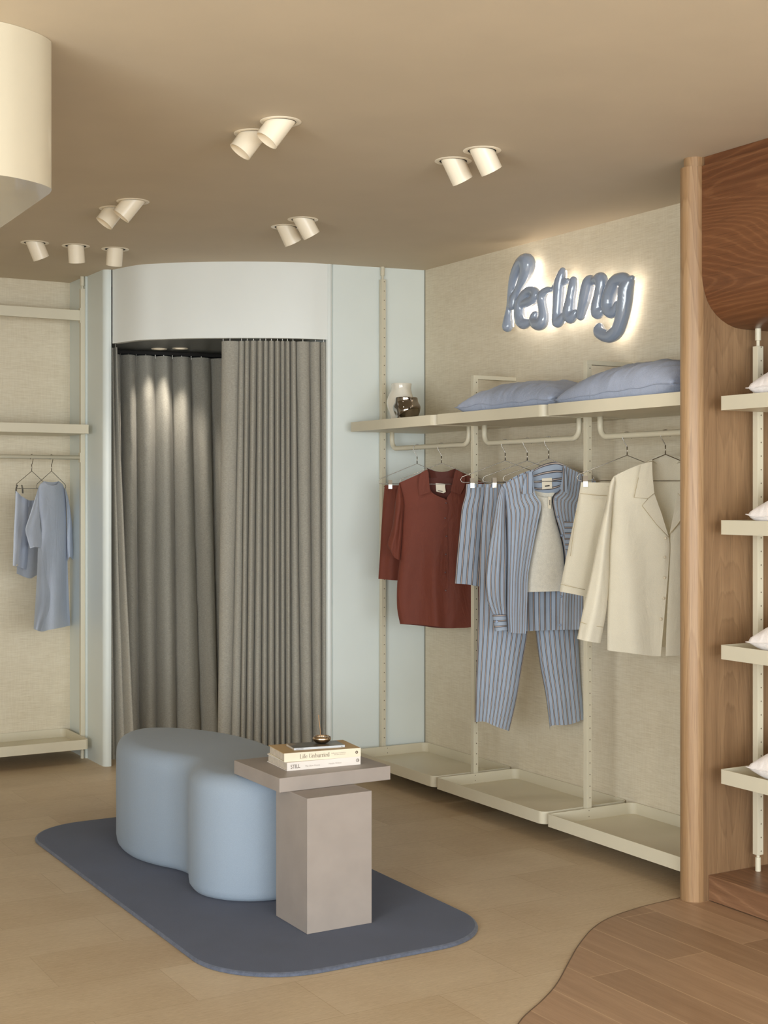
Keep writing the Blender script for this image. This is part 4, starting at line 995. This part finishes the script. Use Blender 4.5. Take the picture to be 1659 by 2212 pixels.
# --- cream set
ZC = Z(1180, 900, 3.95)
pl = Pl(RX, 4.416, -TURN)
hang(pl, (690, 330), (262, 520), 545, ZC, 'clip hanger holding the cream shorts', [(328, 548)])
pants('shorts', 'cream cotton shorts clipped to a hanger behind the cream shirt', 'shorts', gg, pl,
      [(298, 560), (284, 640), (262, 760), (222, 950), (180, 1150), (148, 1310), (113, 1492)], [(690, 618), (690, 900), (675, 1130), (640, 1350), (600, 1580)], 690, M['cream_cloth'], 570, ZC, Bl=[(240, 1516), (420, 1552)], amp=.045, nwaist=0, fa=.008,
      Ro=[(1082, 570), (1096, 640), (1118, 760), (1158, 950), (1200, 1150), (1232, 1310), (1267, 1500)], Ri=[(690, 618), (690, 900), (705, 1130), (740, 1350), (780, 1580)])
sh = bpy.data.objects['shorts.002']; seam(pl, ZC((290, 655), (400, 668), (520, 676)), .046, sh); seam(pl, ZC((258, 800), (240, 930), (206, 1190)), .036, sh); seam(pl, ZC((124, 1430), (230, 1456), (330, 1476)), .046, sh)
pl = Pl(RX, 4.187, -TURN)
hang(pl, (1017, 322), (585, 540), 548, ZC, 'wire hanger inside the cream shirt')
root = thing('shirt', 'cream long sleeved shirt with notched lapels beside the oak column', 'shirt', pl.at(*ZC((1017, 330))[0]), gg)
bL = [(575, 510), (560, 620), (556, 800), (550, 950), (536, 1100), (526, 1500), (520, 1988)]; bR = mir([(575, 510), (560, 620), (556, 800), (550, 950), (536, 1100), (526, 1500), (530, 2030)], 1017)
c = Cloth(pl)
c.sheet(ZC(*bL), ZC((905, 366), (922, 650), (985, 830), (1050, 1050), (1042, 1300), (1022, 1550), (976, 2046)), lambda u, v: .055 * half_l(u, .5) * (.35 + .65 * sstep(0, .2, v)) + .014 * sstep(.08, .4, v) * math.sin(2 * PI * (1.1 * u - .6 * v + .3)) * bell(u), T=ZC((700, 448), (820, 400)), B=ZC((545, 1998), (700, 2016), (850, 2036)), nu=34, nv=64)
c.done('front_panel', M['cream_cloth'], root)
c = Cloth(pl)
c.sheet(ZC((1160, 400), (1130, 640), (1064, 950), (1052, 1300), (1030, 1700), (1018, 2042)), ZC(*bR), lambda u, v: .046 * half_r(u, .5) * (.35 + .65 * sstep(0, .2, v)) + .008 * sstep(.1, .5, v) * math.sin(2 * PI * (1.3 * u + .2)) * bell(u), T=ZC((1240, 415), (1350, 460)), nu=34, nv=64)
c.done('front_panel', M['cream_cloth'], root)
c = Cloth(pl)
c.sheet(ZC(*bL), ZC(*bR), drape(.04, .1, back=True), T=ZC((800, 425), (905, 362), (960, 330), (1017, 326), (1080, 332), (1145, 362), (1250, 430)), B=ZC((700, 1985), (1000, 1965), (1300, 1990)), nu=40)
c.done('back_panel', M['cream_cloth'], root)
SL, SI = [(575, 510), (540, 575), (520, 690), (470, 900), (420, 1150), (370, 1400), (316, 1640), (262, 1896)], [(590, 560), (572, 700), (555, 900), (540, 1120), (534, 1380), (512, 1660), (462, 1932)]
for k in (0, 1):
    a, e = (SL, SI) if k == 0 else (sq(mir(SI, 1017), 1459, .2), sq(mir(SL, 1017), 1459, .2)); c = Cloth(pl)
    c.sheet(ZC(*a), ZC(*e), lambda u, v: .016 + .036 * bell(u, .5) * sstep(-.1, .2, v) + .006 * sstep(.2, .7, v) * math.sin(2 * PI * (1.2 * u + .3 * v + .4)) * bell(u), nu=24, nv=50, B=ZC((380, 1922)) if k == 0 else ZC((1490, 1922)))
    c.sheet(ZC(*a), ZC(*e), lambda u, v: .012 - .028 * bell(u, .5), nu=12, nv=28)
    c.done('sleeve', M['cream_cloth'], root)
for poly in ([(902, 384), (860, 392), (812, 404), (786, 520), (750, 690), (866, 698), (922, 654), (906, 500)], [(1148, 350), (1190, 380), (1228, 412), (1252, 520), (1284, 690), (1168, 698), (1122, 654), (1150, 500)]):
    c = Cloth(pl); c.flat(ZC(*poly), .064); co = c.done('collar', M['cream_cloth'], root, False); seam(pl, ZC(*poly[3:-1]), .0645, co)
c = Cloth(pl); c.sheet(ZC((812, 404), (856, 386), (906, 376)), ZC((1228, 412), (1190, 386), (1150, 380)), lambda u, v: .05 - .085 * bell(u, .5), T=ZC((905, 352), (990, 318), (1050, 324), (1110, 332), (1148, 350)), B=ZC((940, 400), (1010, 410), (1100, 404)), nu=40, nv=8); c.done('collar_stand', M['cream_cloth'], root)
for poly in ([(866, 702), (922, 656), (985, 830), (1046, 1030), (940, 920), (818, 760)], [(1176, 702), (1122, 656), (1080, 860), (1052, 1000), (1120, 920), (1230, 760)]):
    c = Cloth(pl); c.flat(ZC(*poly), .062); co = c.done('lapel', M['cream_cloth'], root, False); seam(pl, ZC(*(poly[3:] + poly[:1])), .0625, co)
buttons(pl, ZC((1015, 1036), (1006, 1200), (1006, 1374), (998, 1550), (974, 1728)), .063, M['button_cream'], root)
label_tag(pl, ZC((968, 462), (1072, 462), (1072, 568), (968, 568)), -.03, root, ZC((995, 540), (1046, 540), (1046, 546), (995, 546)))

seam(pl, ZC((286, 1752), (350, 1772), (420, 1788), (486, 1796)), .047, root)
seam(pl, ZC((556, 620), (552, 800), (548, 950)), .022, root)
# --- pale blue set on the far wall (hangers turned almost edge-on)
ZD = Z(0, 950, 4.915)
ang = math.radians(50.5)
def hang2(x, apex, bar_v, label, clips=None, half=.2):
    pl = Pl(x, LP[1], ang); a = pl.at(*ZD(apex)[0])
    za, zb = a.z, pl.at(*ZD((apex[0], bar_v))[0]).z
    hanger(pl, a.x, a.y, 1.655, za, half, zb, label, hg if clips else 'plain wire hangers', clips, s=1); return pl
p1 = Pl(2.142, LP[1], ang)
hang2(2.142, (337, 332), 518, 'clip hanger holding the pale blue shorts', [-.16, .16])
c = Cloth(p1); root = thing('shorts', 'pale blue shorts clipped beside the pale blue dress', 'shorts', p1.at(*ZD((280, 600))[0]), 'pale blue pyjamas')
c.sheet(ZD((166, 540), (158, 760), (146, 1000), (140, 1200), (135, 1336)), ZD((300, 640), (300, 900), (300, 1150), (292, 1300), (280, 1380)), lambda u, v: .008 * bell(u) + .004 * math.sin(9 * u), T=ZD((190, 560), (235, 605)), B=ZD((175, 1346), (230, 1362)), nu=20, nv=30)
c.sheet(ZD((235, 600), (225, 900), (190, 1200), (176, 1420)), ZD((470, 600), (478, 900), (480, 1150), (470, 1400)), lambda u, v: -.012 + .006 * math.sin(12 * u + 2 * v), T=ZD((300, 640), (380, 640)), B=ZD((310, 1472), (380, 1442)), nu=24, nv=30)
c.done('legs', M['blue_cloth'], root)
c = Cloth(p1); c.sheet(ZD((166, 540), (166, 575), (164, 610)), ZD((470, 600), (470, 640), (470, 675)), lambda u, v: -.006 + .004 * math.sin(40 * u), T=ZD((190, 566), (235, 606), (300, 640), (380, 640)), B=ZD((190, 640), (235, 680), (300, 712), (380, 710)), nu=40, nv=5); c.done('waistband', M['blue_cloth'], root)
obj('button', lathe(bmesh.new(), [(0, .002), (.005, .001), (.005, -.001)], p1.at(*ZD((158, 1332))[0]) + p1.n * .012, p1.n, 12), M['button_cream'], root)
p2 = Pl(2.251, LP[1], ang)
hang2(2.251, (547, 332), 520, 'wire hanger inside the pale blue dress')
root = thing('night_dress', 'pale blue short sleeved sleep dress on the far rail', 'dress', p2.at(*ZD((550, 480))[0]), 'pale blue pyjamas')
dl = [(468, 440), (412, 500), (408, 700), (440, 950), (420, 1150), (398, 1350), (382, 1650), (357, 2008)]; dr = [(626, 440), (676, 490), (700, 640), (706, 900), (712, 1150), (720, 1400), (732, 1700), (747, 1972)]
c = Cloth(p2)
c.sheet(ZD(*dl), ZD(*dr), lambda u, v: .022 * bell(u, .6) + .014 * sstep(.25, .8, v) * math.sin(2 * PI * (1.6 * u + .15 * v + .1)) + .004 * nz(u, v, 4, 1), T=ZD((500, 472), (550, 486), (605, 474)), B=ZD((430, 2030), (600, 2004)), nu=34, nv=60)
c.done('front_panel', M['blue_cloth'], root)
c = Cloth(p2); c.sheet(ZD((402, 1150), (396, 1350), (380, 1650), (357, 2008)), ZD((440, 1150), (486, 1420), (538, 1720), (440, 2030)), lambda u, v: .030 - .012 * u + .006 * math.sin(9 * u + 3 * v) * v, nu=14, nv=36); c.done('side_panel', M['blue_cloth'], root)
c = Cloth(p2); c.sheet(ZD(*dl), ZD(*dr), lambda u, v: -.012 * bell(u, .6), T=ZD((505, 446), (550, 450), (600, 446)), B=ZD((450, 2036), (600, 1990)), nu=20, nv=30); c.done('back_panel', M['blue_cloth'], root)
for a, e, bq in (([(412, 490), (372, 620), (320, 790), (270, 945), (290, 1050), (318, 1152)], [(410, 520), (412, 700), (428, 900), (440, 1000), (446, 1080), (442, 1152)], (380, 1140)), ([(690, 520), (706, 700), (714, 900), (712, 1050), (714, 1180), (718, 1285)], [(690, 500), (730, 640), (760, 850), (776, 1050), (794, 1230), (772, 1278)], (742, 1244))):
    c = Cloth(p2); c.sheet(ZD(*a), ZD(*e), lambda u, v: .014 + .010 * bell(u) + .003 * math.sin(7 * u + 5 * v), B=ZD(bq), nu=16, nv=30); c.sheet(ZD(*a), ZD(*e), lambda u, v: .010 - .008 * bell(u), B=ZD(bq), nu=10, nv=16); c.done('sleeve', M['blue_cloth'], root)

# ------------------------------------------------------------------ daylight through the shop window, plus an added side light
li = bpy.data.lights.new('window_daylight', 'AREA'); li.shape = 'RECTANGLE'; li.size = 5.6; li.size_y = 2.2; li.energy = 440; li.color = (.88, .955, 1.0)
lo = bpy.data.objects.new('window_daylight', li); C.objects.link(lo); lo.location = (.65, -3.35, 1.38); lo.rotation_euler = (PI / 2, 0, 0)
li = bpy.data.lights.new('added_side_light', 'AREA'); li.shape = 'RECTANGLE'; li.size = 4.1; li.size_y = 2.0; li.energy = 330; li.color = (.88, .955, 1.0)  # added side light for the shelf wall and garments
lo = bpy.data.objects.new('added_side_light', li); C.objects.link(lo); lo.location = (-2.74, -.1, 1.35); lo.rotation_euler = (PI / 2, 0, -PI / 2)
w = bpy.data.worlds.new('world'); bpy.context.scene.world = w; w.use_nodes = True
w.node_tree.nodes['Background'].inputs[0].default_value = (.95, .97, 1, 1); w.node_tree.nodes['Background'].inputs[1].default_value = .6
cy = bpy.context.scene.cycles
cy.max_bounces = 8; cy.diffuse_bounces = 5; cy.glossy_bounces = 4; cy.sample_clamp_indirect = 6; cy.use_denoising = True; cy.caustics_reflective = False; cy.caustics_refractive = False
